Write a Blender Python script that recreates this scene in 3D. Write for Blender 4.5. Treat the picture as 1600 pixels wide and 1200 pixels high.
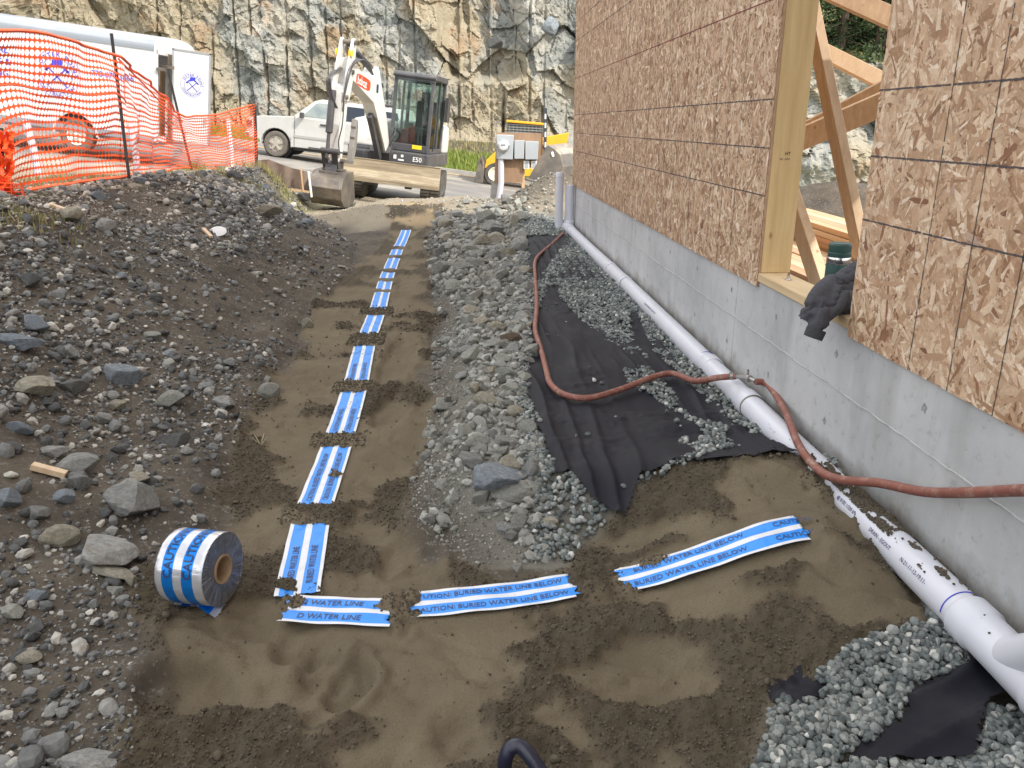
import bpy, bmesh, math, random
import numpy as np
from mathutils import Vector, Matrix, Euler
random.seed(7); RNG = np.random.default_rng(11)
S = bpy.context.scene
for o in list(bpy.data.objects): bpy.data.objects.remove(o, do_unlink=True)
C = S.collection
R = math.radians
# ------------------------------------------------------------------ camera, sky, sun, exposure
CAMH = 1.40; PITCH = R(18.0); FPX = 1250.0
cam = bpy.data.cameras.new('camera'); cob = bpy.data.objects.new('camera', cam); C.objects.link(cob)
cob.location = (0, 0, CAMH); cob.rotation_euler = (R(90) - PITCH, 0, 0)
cam.sensor_width = 36; cam.lens = 36 * FPX / 1600; cam.clip_start = .02; cam.clip_end = 2000
S.camera = cob
SUN_EL, SUN_AZ = R(42), R(125)          # compass style: 0 = +Y, 90 = +X
W = bpy.data.worlds.new("World"); S.world = W; W.use_nodes = True
wn = W.node_tree.nodes; wl = W.node_tree.links
sky = wn.new('ShaderNodeTexSky'); sky.sky_type = 'NISHITA'; sky.sun_disc = False
sky.sun_elevation = SUN_EL; sky.sun_rotation = SUN_AZ; sky.air_density = 1.0; sky.dust_density = 2.5; sky.ozone_density = .7
bg = wn['Background']; bg.inputs[1].default_value = .15
tcw = wn.new('ShaderNodeTexCoord'); nzw = wn.new('ShaderNodeTexNoise'); nzw.inputs['Scale'].default_value = 2.2; nzw.inputs['Detail'].default_value = 6; wl.new(tcw.outputs['Generated'], nzw.inputs['Vector'])
rpw = wn.new('ShaderNodeValToRGB'); rpw.color_ramp.elements[0].position = .44; rpw.color_ramp.elements[1].position = .54; wl.new(nzw.outputs[0], rpw.inputs[0])     # broken bright cloud added to the unseen sky as neutral fill light
mxw = wn.new('ShaderNodeMix'); mxw.data_type = 'RGBA'; wl.new(rpw.outputs[0], mxw.inputs[0]); wl.new(sky.outputs[0], mxw.inputs[6]); mxw.inputs[7].default_value = (9.0, 8.9, 8.6, 1); wl.new(mxw.outputs[2], bg.inputs[0])
sl = bpy.data.lights.new('sun', 'SUN'); sl.energy = 2.7; sl.angle = R(.5); sl.color = (1, .95, .87)
so = bpy.data.objects.new('sun', sl); C.objects.link(so)
sdir = Vector((math.sin(SUN_AZ) * math.cos(SUN_EL), math.cos(SUN_AZ) * math.cos(SUN_EL), math.sin(SUN_EL)))
so.rotation_euler = sdir.to_track_quat('Z', 'Y').to_euler(); so.location = (8, -6, 14)
S.view_settings.view_transform = 'Standard'; S.view_settings.look = 'None'
S.view_settings.exposure = 0.88; S.view_settings.gamma = 1
S.render.engine = 'CYCLES'
# ------------------------------------------------------------------ small helpers
SP, CP = math.sin(PITCH), math.cos(PITCH)
def ray(x, y):
    u = (x - 800) / FPX; v = (y - 600) / FPX
    return Vector((u, CP - v * SP, -(SP + v * CP)))
def pz(x, y, z=0.):          # where a sight line meets a level plane
    d = ray(x, y); t = (z - CAMH) / d.z; return (d.x * t, d.y * t)
def pY(x, y, Y):             # a point at distance Y
    d = ray(x, y); t = Y / d.y; return Vector((d.x * t, Y, CAMH + d.z * t))
def tag(o, label=None, cat=None, group=None, kind=None):
    if label: o['label'] = label
    if cat: o['category'] = cat
    if group: o['group'] = group
    if kind: o['kind'] = kind
    return o
def empty(name, loc=(0, 0, 0), rot=(0, 0, 0), scale=1):
    o = bpy.data.objects.new(name, None); C.objects.link(o); o.location = loc; o.rotation_euler = rot
    o.scale = (scale,) * 3; o.empty_display_size = .2; return o
def npmesh(name, V, F, mat=None, parent=None, smooth=False, attrs=None, mats=None, fm=None):
    V = np.asarray(V, dtype=np.float32).reshape(-1, 3)
    me = bpy.data.meshes.new(name)
    if isinstance(F, np.ndarray):
        n, k = F.shape
        me.vertices.add(len(V)); me.vertices.foreach_set('co', V.ravel())
        me.loops.add(n * k); me.loops.foreach_set('vertex_index', F.astype(np.int32).ravel())
        me.polygons.add(n); me.polygons.foreach_set('loop_start', np.arange(0, n * k, k, dtype=np.int32))
        me.polygons.foreach_set('loop_total', np.full(n, k, dtype=np.int32))
        me.update(calc_edges=True)
    else:
        me.from_pydata([tuple(v) for v in V.tolist()], [], F)
    if attrs:
        for an, arr in attrs.items():
            a = me.attributes.new(an, 'FLOAT_COLOR' if arr.ndim == 2 else 'FLOAT', 'POINT')
            if arr.ndim == 2: a.data.foreach_set('color', arr.astype(np.float32).ravel())
            else: a.data.foreach_set('value', arr.astype(np.float32))
    for m in (mats or ([mat] if mat else [])): me.materials.append(m)
    if fm is not None: me.polygons.foreach_set('material_index', np.asarray(fm, dtype=np.int32))
    me.polygons.foreach_set('use_smooth', np.full(len(me.polygons), smooth))
    me.validate(); me.update()
    o = bpy.data.objects.new(name, me); C.objects.link(o)
    if parent: o.parent = parent
    return o
class MB:                    # collects shapes, then links them as one mesh object
    def __init__(s): s.V = []; s.F = []; s.m = []; s.cur = 0; s.T = Matrix()
    def add(s, V, F):
        b = len(s.V); s.V += [tuple(s.T @ Vector(v)) for v in V]; s.F += [tuple(i + b for i in f) for f in F]; s.m += [s.cur] * len(F); return s
    def box(s, c, d, rot=(0, 0, 0), taper=1.):
        M = Euler(rot).to_matrix(); c = Vector(c); V = []
        for z in (-1, 1):
            k = taper if z > 0 else 1
            for x, y in ((-1, -1), (1, -1), (1, 1), (-1, 1)): V.append(c + M @ Vector((x * d[0] / 2 * k, y * d[1] / 2 * k, z * d[2] / 2)))
        return s.add(V, [(3, 2, 1, 0), (4, 5, 6, 7), (0, 1, 5, 4), (1, 2, 6, 5), (2, 3, 7, 6), (3, 0, 4, 7)])
    def bar(s, a, b, w, h, up=(0, 0, 1)):
        a = Vector(a); b = Vector(b); z = (b - a).normalized(); x = z.cross(Vector(up))
        if x.length < 1e-4: x = Vector((1, 0, 0))
        x.normalize(); y = z.cross(x); V = []
        for p in (a, b):
            for i, j in ((-1, -1), (1, -1), (1, 1), (-1, 1)): V.append(p + x * i * w / 2 + y * j * h / 2)
        return s.add(V, [(3, 2, 1, 0), (4, 5, 6, 7), (0, 1, 5, 4), (1, 2, 6, 5), (2, 3, 7, 6), (3, 0, 4, 7)])
    def tube(s, pts, r, n=12, caps=True, close=False):
        pts = [Vector(p) for p in pts]; m = len(pts); rs = r if isinstance(r, (list, tuple)) else [r] * m
        V = []; F = []; px = None
        for i, p in enumerate(pts):
            if close: t = pts[(i + 1) % m] - pts[i - 1]
            else: t = pts[min(i + 1, m - 1)] - pts[max(i - 1, 0)]
            t.normalize()
            if px is None:
                px = t.cross(Vector((0, 0, 1)))
                if px.length < .05: px = t.cross(Vector((0, 1, 0)))
            px = px - t * px.dot(t); px.normalize(); py = t.cross(px)
            for k in range(n):
                a = 2 * math.pi * k / n; V.append(p + (px * math.cos(a) + py * math.sin(a)) * rs[i])
        for i in range(m if close else m - 1):
            j = (i + 1) % m
            for k in range(n): F.append((i * n + k, i * n + (k + 1) % n, j * n + (k + 1) % n, j * n + k))
        if caps and not close: F.append(tuple(range(n - 1, -1, -1))); F.append(tuple((m - 1) * n + k for k in range(n)))
        return s.add(V, F)
    def prism(s, poly, a, b, ax='x'):       # polygon in the two other axes, extruded from a to b along ax
        n = len(poly); V = []
        for t in (a, b):
            for p, q in poly: V.append({'x': (t, p, q), 'y': (p, t, q), 'z': (p, q, t)}[ax])
        F = [tuple(range(n - 1, -1, -1)), tuple(range(n, 2 * n))] + [(i, (i + 1) % n, n + (i + 1) % n, n + i) for i in range(n)]
        return s.add(V, F)
    def disc(s, c, axis, r0, r1, h=.0, n=32):
        axis = Vector(axis).normalized(); c = Vector(c); x = axis.orthogonal().normalized(); y = axis.cross(x); V = []; F = []
        for rr, hh in ((r0, 0), (r1, h)):
            for k in range(n):
                a = 2 * math.pi * k / n; V.append(c + axis * hh + (x * math.cos(a) + y * math.sin(a)) * rr)
        for k in range(n): F.append((k, (k + 1) % n, n + (k + 1) % n, n + k))
        return s.add(V, F)
    def lathe(s, c, axis, prof, n=32):      # profile of (radius, distance along the axis)
        axis = Vector(axis).normalized(); c = Vector(c); x = axis.orthogonal().normalized(); y = axis.cross(x); V = []; F = []
        for rr, hh in prof:
            for k in range(n):
                a = 2 * math.pi * k / n; V.append(c + axis * hh + (x * math.cos(a) + y * math.sin(a)) * rr)
        for i in range(len(prof) - 1):
            for k in range(n): F.append((i * n + k, i * n + (k + 1) % n, (i + 1) * n + (k + 1) % n, (i + 1) * n + k))
        return s.add(V, F)
    def build(s, name, mat, parent=None, smooth=False, bevel=0, seg=2):
        me = bpy.data.meshes.new(name); me.from_pydata(s.V, [], s.F)
        for m in (mat if isinstance(mat, (list, tuple)) else [mat]): me.materials.append(m)
        me.polygons.foreach_set('material_index', s.m)
        bm = bmesh.new(); bm.from_mesh(me); bmesh.ops.recalc_face_normals(bm, faces=bm.faces)
        if bevel:
            es = [e for e in bm.edges if len(e.link_faces) == 2 and e.calc_face_angle(0) > .5]
            bmesh.ops.bevel(bm, geom=es, offset=bevel, segments=seg, affect='EDGES', profile=.5)
        bm.to_mesh(me); bm.free()
        if smooth:
            me.polygons.foreach_set('use_smooth', [True] * len(me.polygons))
            try: me.set_sharp_from_angle(angle=R(35))
            except Exception: pass
        o = bpy.data.objects.new(name, me); C.objects.link(o)
        if parent: o.parent = parent
        return o
def spline(pts, n=8):
    P = [Vector(p) for p in pts]; out = []
    for i in range(len(P) - 1):
        p0 = P[max(i - 1, 0)]; p1 = P[i]; p2 = P[i + 1]; p3 = P[min(i + 2, len(P) - 1)]
        for k in range(n):
            t = k / n; out.append(.5 * ((2 * p1) + (p2 - p0) * t + (2 * p0 - 5 * p1 + 4 * p2 - p3) * t * t + (3 * p1 - p0 - 3 * p2 + p3) * t ** 3))
    out.append(P[-1]); return out
# ------------------------------------------------------------------ numpy noise
_T = np.random.default_rng(3).random((256, 256)).astype(np.float64)
def vnoise(x, y, s=0):
    x = np.asarray(x, float) + s * 17.3; y = np.asarray(y, float) + s * 9.7
    xi = np.floor(x).astype(int); yi = np.floor(y).astype(int); fx = x - xi; fy = y - yi
    fx = fx * fx * (3 - 2 * fx); fy = fy * fy * (3 - 2 * fy); a = xi & 255; b = yi & 255; a1 = (xi + 1) & 255; b1 = (yi + 1) & 255
    return ((_T[a, b] * (1 - fx) + _T[a1, b] * fx) * (1 - fy) + (_T[a, b1] * (1 - fx) + _T[a1, b1] * fx) * fy) * 2 - 1
def fbm(x, y, o=4, s=0):
    r = 0; a = 1; t = 0
    for i in range(o): r = r + a * vnoise(x * 2 ** i, y * 2 ** i, s + i * 3); t += a; a *= .5
    return r / t
def sst(a, b, x):
    t = np.clip((np.asarray(x, float) - a) / (b - a), 0, 1); return t * t * (3 - 2 * t)
def sdpoly(x, y, P):          # signed distance, positive inside
    P = np.array(P); x = np.asarray(x, float); y = np.asarray(y, float)
    d = np.full(x.shape, 1e9); ins = np.zeros(x.shape, bool)
    for i in range(len(P)):
        a = P[i]; b = P[(i + 1) % len(P)]; e = b - a; wx = x - a[0]; wy = y - a[1]
        t = np.clip((wx * e[0] + wy * e[1]) / (e @ e + 1e-12), 0, 1)
        d = np.minimum(d, (wx - e[0] * t) ** 2 + (wy - e[1] * t) ** 2)
        c = ((a[1] > y) != (b[1] > y)) & (x < (b[0] - a[0]) * (y - a[1]) / (b[1] - a[1] + 1e-12) + a[0]); ins ^= c
    d = np.sqrt(d); return np.where(ins, d, -d)
def facet(x, y, sc, seed=0, tilt=1.):   # broken plates: every cell a tilted plane; returns height and a random number per cell
    x = x / sc; y = y / sc; xi = np.floor(x).astype(int); yi = np.floor(y).astype(int)
    best = np.full(x.shape, 1e9); h = np.zeros(x.shape); idn = np.zeros(x.shape)
    def hs(a, b, k): return _T[(a * 7 + k * 31 + seed * 13) & 255, (b * 11 + k * 57 + a * 3 + seed * 5) & 255]
    for i in (-1, 0, 1):
        for j in (-1, 0, 1):
            a = xi + i; b = yi + j; cx = a + hs(a, b, 1); cy = b + hs(a, b, 2); dx = x - cx; dy = y - cy; d = dx * dx + dy * dy
            m = d < best; best = np.where(m, d, best)
            hh = (hs(a, b, 3) - .5) + tilt * ((hs(a, b, 4) - .5) * dx + (hs(a, b, 5) - .5) * dy)
            h = np.where(m, hh, h); idn = np.where(m, hs(a, b, 6), idn)
    return h, idn
# ------------------------------------------------------------------ materials
def newmat(name):
    m = bpy.data.materials.new(name); m.use_nodes = True; nt = m.node_tree; return m, nt, nt.nodes['Principled BSDF']
def N(nt, t, **k):
    n = nt.nodes.new(t)
    for a, b in k.items():
        if a.startswith('i_'): n.inputs[a[2:].replace('_', ' ')].default_value = b
        else: setattr(n, a, b)
    return n
def col(c): return (c[0], c[1], c[2], 1)
def ramp(nt, fac, stops):
    r = nt.nodes.new('ShaderNodeValToRGB'); e = r.color_ramp.elements
    while len(e) < len(stops): e.new(.5)
    for i, (p, c) in enumerate(stops): e[i].position = p; e[i].color = col(c)
    nt.links.new(fac, r.inputs[0]); return r.outputs[0]
def mixc(nt, f, a, b, mode='MIX'):
    n = nt.nodes.new('ShaderNodeMix'); n.data_type = 'RGBA'; n.blend_type = mode
    for s, v in ((n.inputs[0], f), (n.inputs[6], a), (n.inputs[7], b)):
        if hasattr(v, 'is_output') or isinstance(v, bpy.types.NodeSocket): nt.links.new(v, s)
        elif isinstance(v, (int, float)): s.default_value = v
        else: s.default_value = col(v)
    return n.outputs[2]
def coords(nt, scale=(1, 1, 1), kind='Object'):
    tc = nt.nodes.new('ShaderNodeTexCoord'); mp = nt.nodes.new('ShaderNodeMapping'); mp.inputs['Scale'].default_value = scale
    nt.links.new(tc.outputs[kind], mp.inputs[0]); return mp.outputs[0]
def noise(nt, vec, sc, det=4, rough=.6):
    n = nt.nodes.new('ShaderNodeTexNoise'); n.inputs['Scale'].default_value = sc; n.inputs['Detail'].default_value = det
    n.inputs['Roughness'].default_value = rough; nt.links.new(vec, n.inputs['Vector']); return n.outputs[0]
def bump(nt, bs, h, st=.3, dist=.01):
    b = nt.nodes.new('ShaderNodeBump'); b.inputs['Strength'].default_value = st; b.inputs['Distance'].default_value = dist
    nt.links.new(h, b.inputs['Height']); nt.links.new(b.outputs[0], bs.inputs['Normal']); return b
def mat(name, c1, c2=None, sc=8, rough=.6, metal=0, bs=0, bst=.3, bd=.004, stretch=(1, 1, 1), dirt=None, dsc=3, dth=(.5, .65), spec=.5):
    m, nt, p = newmat(name); v = coords(nt, stretch)
    p.inputs['Roughness'].default_value = rough; p.inputs['Metallic'].default_value = metal; p.inputs['Specular IOR Level'].default_value = spec
    c = None
    if c2: c = ramp(nt, noise(nt, v, sc, 5), [(.3, c1), (.7, c2)])
    if dirt:
        f = ramp(nt, noise(nt, v, dsc, 6, .7), [(dth[0], (0, 0, 0)), (dth[1], (1, 1, 1))])
        c = mixc(nt, f, c if c else c1, dirt)
    if c: nt.links.new(c, p.inputs['Base Color'])
    else: p.inputs['Base Color'].default_value = col(c1)
    if bs: bump(nt, p, noise(nt, v, bs, 5), bst, bd)
    return m
def island(nt):
    g = nt.nodes.new('ShaderNodeNewGeometry'); return g.outputs['Random Per Island']
def stonemat(name, stops, rough=.85, sc=60, amp=.25, bd=.002):
    m, nt, p = newmat(name); r = ramp(nt, island(nt), stops); v = coords(nt)
    n = noise(nt, v, sc, 4, .7); g = ramp(nt, n, [(.25, (1 - amp * 1.6,) * 3), (.75, (1 + amp * .5,) * 3)])
    nt.links.new(mixc(nt, 1., r, g, 'MULTIPLY'), p.inputs['Base Color']); p.inputs['Roughness'].default_value = rough
    bump(nt, p, n, .35, bd); return m
def rockmat(name, stops, sc=5., warm=(.22, .17, .11)):
    m, nt, p = newmat(name); oi = nt.nodes.new('ShaderNodeObjectInfo'); base = ramp(nt, oi.outputs['Random'], stops)
    v = coords(nt); off = nt.nodes.new('ShaderNodeVectorMath'); off.operation = 'ADD'; nt.links.new(v, off.inputs[0])
    sca = nt.nodes.new('ShaderNodeMath'); sca.operation = 'MULTIPLY'; sca.inputs[1].default_value = 37; nt.links.new(oi.outputs['Random'], sca.inputs[0]); nt.links.new(sca.outputs[0], off.inputs[1])
    v = off.outputs[0]; n1 = noise(nt, v, sc, 8, .68); n2 = noise(nt, v, sc * 4, 6, .7); n3 = noise(nt, v, sc * .6, 3)
    c = mixc(nt, 1., base, ramp(nt, n1, [(.3, (.55, .55, .55)), (.5, (.95, .95, .95)), (.72, (1.35, 1.35, 1.32))]), 'MULTIPLY')
    c = mixc(nt, ramp(nt, n3, [(.52, (0, 0, 0)), (.7, (.55, .55, .55))]), c, warm)
    c = mixc(nt, ramp(nt, n2, [(.62, (0, 0, 0)), (.7, (.45, .45, .45))]), c, (.5, .5, .48))
    nt.links.new(c, p.inputs['Base Color']); p.inputs['Roughness'].default_value = .85
    ad = nt.nodes.new('ShaderNodeMath'); ad.operation = 'ADD'; nt.links.new(n1, ad.inputs[0]); nt.links.new(n2, ad.inputs[1])
    bump(nt, p, ad.outputs[0], .6, .05); return m
M = {}
M['white_paint'] = mat('white_paint', (.52, .52, .505), (.45, .45, .43), 2, .35, dirt=(.42, .38, .3), dsc=2.2, dth=(.6, .85))
M['machine_white'] = mat('machine_white', (.66, .66, .64), (.6, .59, .56), 3, .35, dirt=(.4, .34, .26), dsc=5, dth=(.58, .8))
M['machine_grey'] = mat('machine_grey', (.05, .052, .06), (.08, .08, .085), 3, .45, dirt=(.2, .17, .13), dsc=4, dth=(.55, .8))
M['hyd_black'] = mat('hydraulic_black', (.035, .035, .04), (.07, .065, .065), 6, .4, dirt=(.2, .17, .13), dsc=9, dth=(.6, .85))
M['rubber'] = mat('rubber', (.03, .03, .03), (.12, .105, .085), 5, .85, bs=30, bst=.3)
M['chrome'] = mat('chrome', (.6, .6, .62), None, rough=.15, metal=1)
M['steel_worn'] = mat('worn_steel', (.20, .185, .165), (.12, .105, .095), 7, .45, metal=.55, dirt=(.30, .25, .18), dsc=4, dth=(.45, .7), bs=25)
M['blade_mud'] = mat('muddy_blade', (.42, .35, .24), (.25, .2, .14), 2.2, .75, stretch=(.5, 1, 6), dirt=(.5, .44, .33), dsc=5, dth=(.5, .7), bs=30)
M['decal_red'] = mat('decal_red', (.75, .07, .02), None, rough=.4)
M['decal_white'] = mat('decal_white', (.85, .85, .85), None, rough=.4)
M['decal_yellow'] = mat('decal_yellow', (.85, .6, .02), None, rough=.4)
M['decal_blue'] = mat('decal_blue', (.04, .05, .5), None, rough=.45)
M['decal_navy'] = mat('decal_navy', (.03, .04, .12), None, rough=.45)
M['seat'] = mat('seat_black', (.015, .015, .018), None, rough=.7)
M['loader_yellow'] = mat('loader_yellow', (.8, .4, .02), (.7, .34, .02), 3, .4, dirt=(.3, .22, .12), dsc=4, dth=(.62, .85))
M['wood'] = mat('fresh_lumber', (.62, .44, .26), (.5, .33, .18), 3, .7, stretch=(1, 1, 1), bs=40, bst=.15)
M['pvc'] = mat('white_pvc', (.60, .605, .66), (.55, .555, .61), 2, .32, dirt=(.35, .3, .24), dsc=9, dth=(.72, .9))
M['hose_red'] = mat('red_rubber_hose', (.25, .088, .064), (.19, .068, .05), 9, .6, dirt=(.38, .26, .2), dsc=25, dth=(.5, .75))
M['orange'] = mat('orange_plastic', (.86, .1, .015), (.78, .085, .02), 4, .5)
p_ = M['orange'].node_tree.nodes['Principled BSDF']; p_.inputs['Transmission Weight'].default_value = 0
M['dark_post'] = mat('dark_steel_post', (.02, .022, .025), (.05, .045, .04), 9, .7)
M['plywood'] = mat('plywood', (.34, .22, .13), (.26, .16, .1), 3, .75, stretch=(6, 6, 1), bs=30, bst=.2)
M['grey_box'] = mat('grey_enamel', (.42, .45, .47), (.38, .41, .43), 3, .35)
M['concrete_block'] = mat('aged_concrete', (.36, .35, .33), (.24, .23, .22), 6, .85, bs=40)
M['asphalt'] = mat('asphalt', (.2, .19, .18), (.14, .135, .13), 1.2, .85, bs=120, bst=.5, dirt=(.33, .3, .25), dsc=.5, dth=(.45, .68))
M['kerb'] = mat('kerb_concrete', (.42, .4, .36), (.3, .29, .27), 3, .85, bs=40)
def glassmat(name, tint, alpha=.5, rough=.03):
    m, nt, p = newmat(name); nt.nodes.remove(p); out = nt.nodes['Material Output']
    tr = nt.nodes.new('ShaderNodeBsdfTransparent'); tr.inputs[0].default_value = col(tint); gl = nt.nodes.new('ShaderNodeBsdfGlossy'); gl.inputs[0].default_value = (.8, .85, .9, 1); gl.inputs['Roughness'].default_value = rough
    mx = nt.nodes.new('ShaderNodeMixShader'); mx.inputs[0].default_value = alpha; nt.links.new(tr.outputs[0], mx.inputs[1]); nt.links.new(gl.outputs[0], mx.inputs[2]); nt.links.new(mx.outputs[0], out.inputs[0]); return m
M['glass'] = glassmat('cab_glass', (.8, .88, .85), .06)
M['car_glass'] = glassmat('car_glass', (.3, .36, .38), .35)
M['dark_glass'] = mat('tinted_glass', (.03, .035, .04), None, rough=.06, spec=.8)
# ------------------------------------------------------------------ the lie of the land
def wallX(y): return 1.343 - .0594 * np.asarray(y, float)
XL = ([-5, 0, 1.46, 1.9, 2.5, 3, 3.8, 5.7, 7.9, 9.7, 11, 12, 13, 60], [-.7, -.8, -.85, -1.05, -1.05, -1.15, -1.3, -1.5, -1.58, -1.85, -2.4, -3.0, -3.5, -3.6])
XR = ([-5, 2.4, 2.6, 3, 4.3, 5.9, 8.1, 10.5, 12, 60], [-.2, -.22, -.33, -.42, -.46, -.58, -.85, -1.15, -1.1, -1.0])
XC = ([-5, 0, 4, 6, 8, 12, 60], [-3.4, -3.2, -3.1, -3.25, -3.5, -4.1, -4.4])
HP = ([-5, 0, 3, 6, 8, 12, 14.4, 60], [.75, .78, .82, .86, .82, .71, .66, .6])
SANDP = [(-.8, -3), (-.85, 1.46), (-1.05, 1.9), (-1.17, 2.24), (-1.05, 2.5), (-1.15, 2.84), (-1.32, 3.8), (-1.31, 4.22), (-1.51, 5.74), (-1.58, 7.25), (-1.55, 9.7), (-1.75, 11.4),
         (-1.9, 12.4), (-.7, 12.6), (-1.0, 11.6), (-1.17, 10.5), (-.85, 8.1), (-.58, 5.86), (-.47, 4.31), (-.40, 3.37), (-.42, 2.96), (-.35, 2.59), (-.2, 2.40), (-.03, 2.28), (.21, 2.41), (.47, 2.65),
         (.87, 2.87), (1.13, 2.87), (1.22, 2.5), (1.2, 2.02), (1.11, 1.82), (.8, 1.66), (.62, 1.6), (.47, 1.38), (.4, 1.0), (.3, -3)]
def roadz(x, y): return -.12 - .136 * (x + 2.5) - .0056 * (y - 16.5)
TAPE = [(-.64, 2.10), (-.67, 2.17), (-.75, 2.70), (-.80, 3.40), (-.87, 4.2), (-.985, 5.2), (-1.05, 6.1), (-1.14, 7.0), (-1.19, 7.5), (-1.33, 9.3), (-1.42, 10.85)]
TAPE_T = [(2.19, 2.63, 0), (2.78, 3.36, 0), (3.52, 4.13, 0), (4.34, 5.10, 0), (5.42, 5.98, 0), (6.22, 6.86, 1), (7.0, 7.38, 1), (7.55, 7.85, 1), (8.05, 8.7, 1), (8.95, 9.35, 1), (9.6, 10.8, 1)]
BR = [[(-.685, 2.085), (-.35, 2.06)], [(-.32, 2.105), (.2, 2.175)], None]
def segd(x, y, a, b):
    ax, ay = a; bx, by = b; ex, ey = bx - ax, by - ay; t = np.clip(((x - ax) * ex + (y - ay) * ey) / (ex * ex + ey * ey), 0, 1)
    return np.hypot(x - ax - ex * t, y - ay - ey * t), t
def Gs(x, y):                # smooth lie, without lumps
    x = np.asarray(x, float); y = np.asarray(y, float)
    xl = np.interp(y, *XL); xr = np.interp(y, *XR); xc = np.interp(y, *XC); hp = np.interp(y, *HP)
    t = np.clip((xl - x) / (xl - xc), 0, 1.0); near = sst(.3, 3.2, y)
    prof = np.where(t < 1, .28 * t + .72 * t * t * (3 - 2 * t), 1)
    prof = prof * near + (1 - near) * (t ** 1.6)
    z = hp * prof
    z += .05 * sst(-.02, .12, xl - x) * sst(1.5, 3, y)
    d = x - xr
    rr = .15 * sst(0, .3, d) * sst(2.35, 2.75, y) * (1 - .8 * sst(10.3, 11.8, y))
    bot = .085 * sst(.35, 1.1, x) * (1 - sst(2.2, 2.8, y))
    z += rr + bot
    hd = np.hypot((x - 1.0) / .62, (y - 2.38) / .52); z += .14 * np.exp(-hd ** 2 * 1.3) + .05 * np.exp(-(((x - .75) / .5) ** 2 + ((y - 2.0) / .35) ** 2)) + -.035 * np.exp(-((x - 1.14) / .10) ** 2) * sst(1.78, 2.0, y) * (1 - sst(2.75, 2.95, y))
    hump = .2 * sst(10.75, 11.9, y) * sst(-3.2, -1.9, x) * (1 - sst(-.9, .3, x) * .5); z += hump
    z += .05 * sst(10.0, 11.5, y) * sst(-3.5, -2, x)
    z += .52 * np.exp(-(((x - .68) / .66) ** 2 + ((y - 12.35) / .75) ** 2)) + .1 * np.exp(-(((x - .2) / .9) ** 2 + ((y - 11) / .8) ** 2))
    wx = wallX(y); inner = sst(.2, .3, x - wx) * (1 - sst(9.8, 10.6, y)); z = z * (1 - inner) + .25 * inner
    z += .48 * np.exp(-(((x - 4.0) / 1.7) ** 2 + ((y - 9.9) / 1.1) ** 2)) * sst(.3, 1.5, x - wx)
    k = np.maximum(sst(13.2, 16.3, y + .25 * (x + 3.0) * (x < -3)), sst(-4.7, -6.2, x) * 1.0 * sst(3, 6, y))
    k = np.where(x < -4.7, np.maximum(k, 1 - np.clip((x + 6.2) / 1.5, 0, 1)), k)
    rz = roadz(np.clip(x, -16, 9), np.clip(y, 10, 29.5)) - .03
    z = z * (1 - k) + rz * k
    z = z + sst(29.6, 36, y) * (.85 - rz * .55) * (1 - .8 * sst(5, 9, x))
    return z
def hit(px_, py_):
    d = ray(px_, py_); ts = np.linspace(1.2, 12, 3000); k = np.argmax(CAMH + d.z * ts < Gs(d.x * ts, d.y * ts)); return (d.x * ts[k], d.y * ts[k])
BR[2] = [hit(972, 910), hit(1258, 826)]
FOOT = [(290, 1080, 75, 42, .022), (500, 1035, 40, 45, .02), (545, 1062, 38, 38, .022), (470, 1010, 40, 35, .014), (720, 1150, 60, 50, .01), (1120, 930, 120, 40, .012), (1230, 770, 90, 25, .012),
        (1010, 1060, 130, 50, .01), (620, 560, 26, 30, .012), (610, 640, 30, 25, .012), (420, 960, 60, 40, .01), (640, 870, 40, 30, .012), (830, 1180, 45, 30, .012)]
FOOTW = []
for fx, fy, fw, fh, fd in FOOT:
    a = pz(fx, fy); b = pz(fx + fw, fy); c = pz(fx, fy - fh); FOOTW.append((a[0], a[1], abs(b[0] - a[0]), abs(c[1] - a[1]), fd))
def zones(x, y):
    sd = sdpoly(x, y, SANDP)
    nz = fbm(x * 3, y * 3, 4, 5); sand = sst(-.03, .05, sd + nz * .16)
    cn = 1.15 * fbm(x * 2.3, y * 3.0, 6, 9) + .28 * sst(.18, .0, sd) + .07 + .10 * fbm(x * 11, y * 14, 4, 12)
    hd = np.hypot(x - .72, y - 1.85)
    cn = cn + .22 * sst(.4, .1, np.abs(np.hypot((x - .75) / 1.0, (y - 2.25) / .75) - .62) * 1.6) * sst(-.1, .5, x)
    for p in ((-.9, 1.75, .18), (-.55, 1.6, .25), (.05, 1.55, .22), (.65, 1.62, .3), (-.1, 2.3, .22), (-.35, 2.65, .2), (-1.0, 3.0, .22), (1.05, 2.1, .3), (-.2, 1.3, .2), (-.5, 2.35, .12)):
        cn = cn + .26 * np.exp(-((x - p[0]) ** 2 + (y - p[1]) ** 2) / p[2] ** 2)
    ft = np.zeros(x.shape)
    for a, b, w, h, dd in FOOTW:
        q = np.hypot((x - a) / w, (y - b) / h) + .5 * fbm(x * 4, y * 4, 3, 8); cn = cn - .25 * sst(1.3, .6, q) + .16 * np.exp(-((q - 1.25) / .25) ** 2) * sst(-.2, .3, fbm(x * 3, y * 3, 2, 19))
    crumb = sst(.20, .38, cn) * sand
    for t0, t1, f in TAPE_T: pass
    return sand, crumb, sd
def tape_damp(x, y):
    m = np.zeros(x.shape)
    for i in range(len(TAPE) - 1):
        d, t = segd(x, y, TAPE[i], TAPE[i + 1]); m = np.maximum(m, sst(.14, .085, d))
    for a, b in BR: d, t = segd(x, y, a, b); m = np.maximum(m, sst(.14, .085, d) * (t > 0) * (t < 1))
    return m
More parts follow.
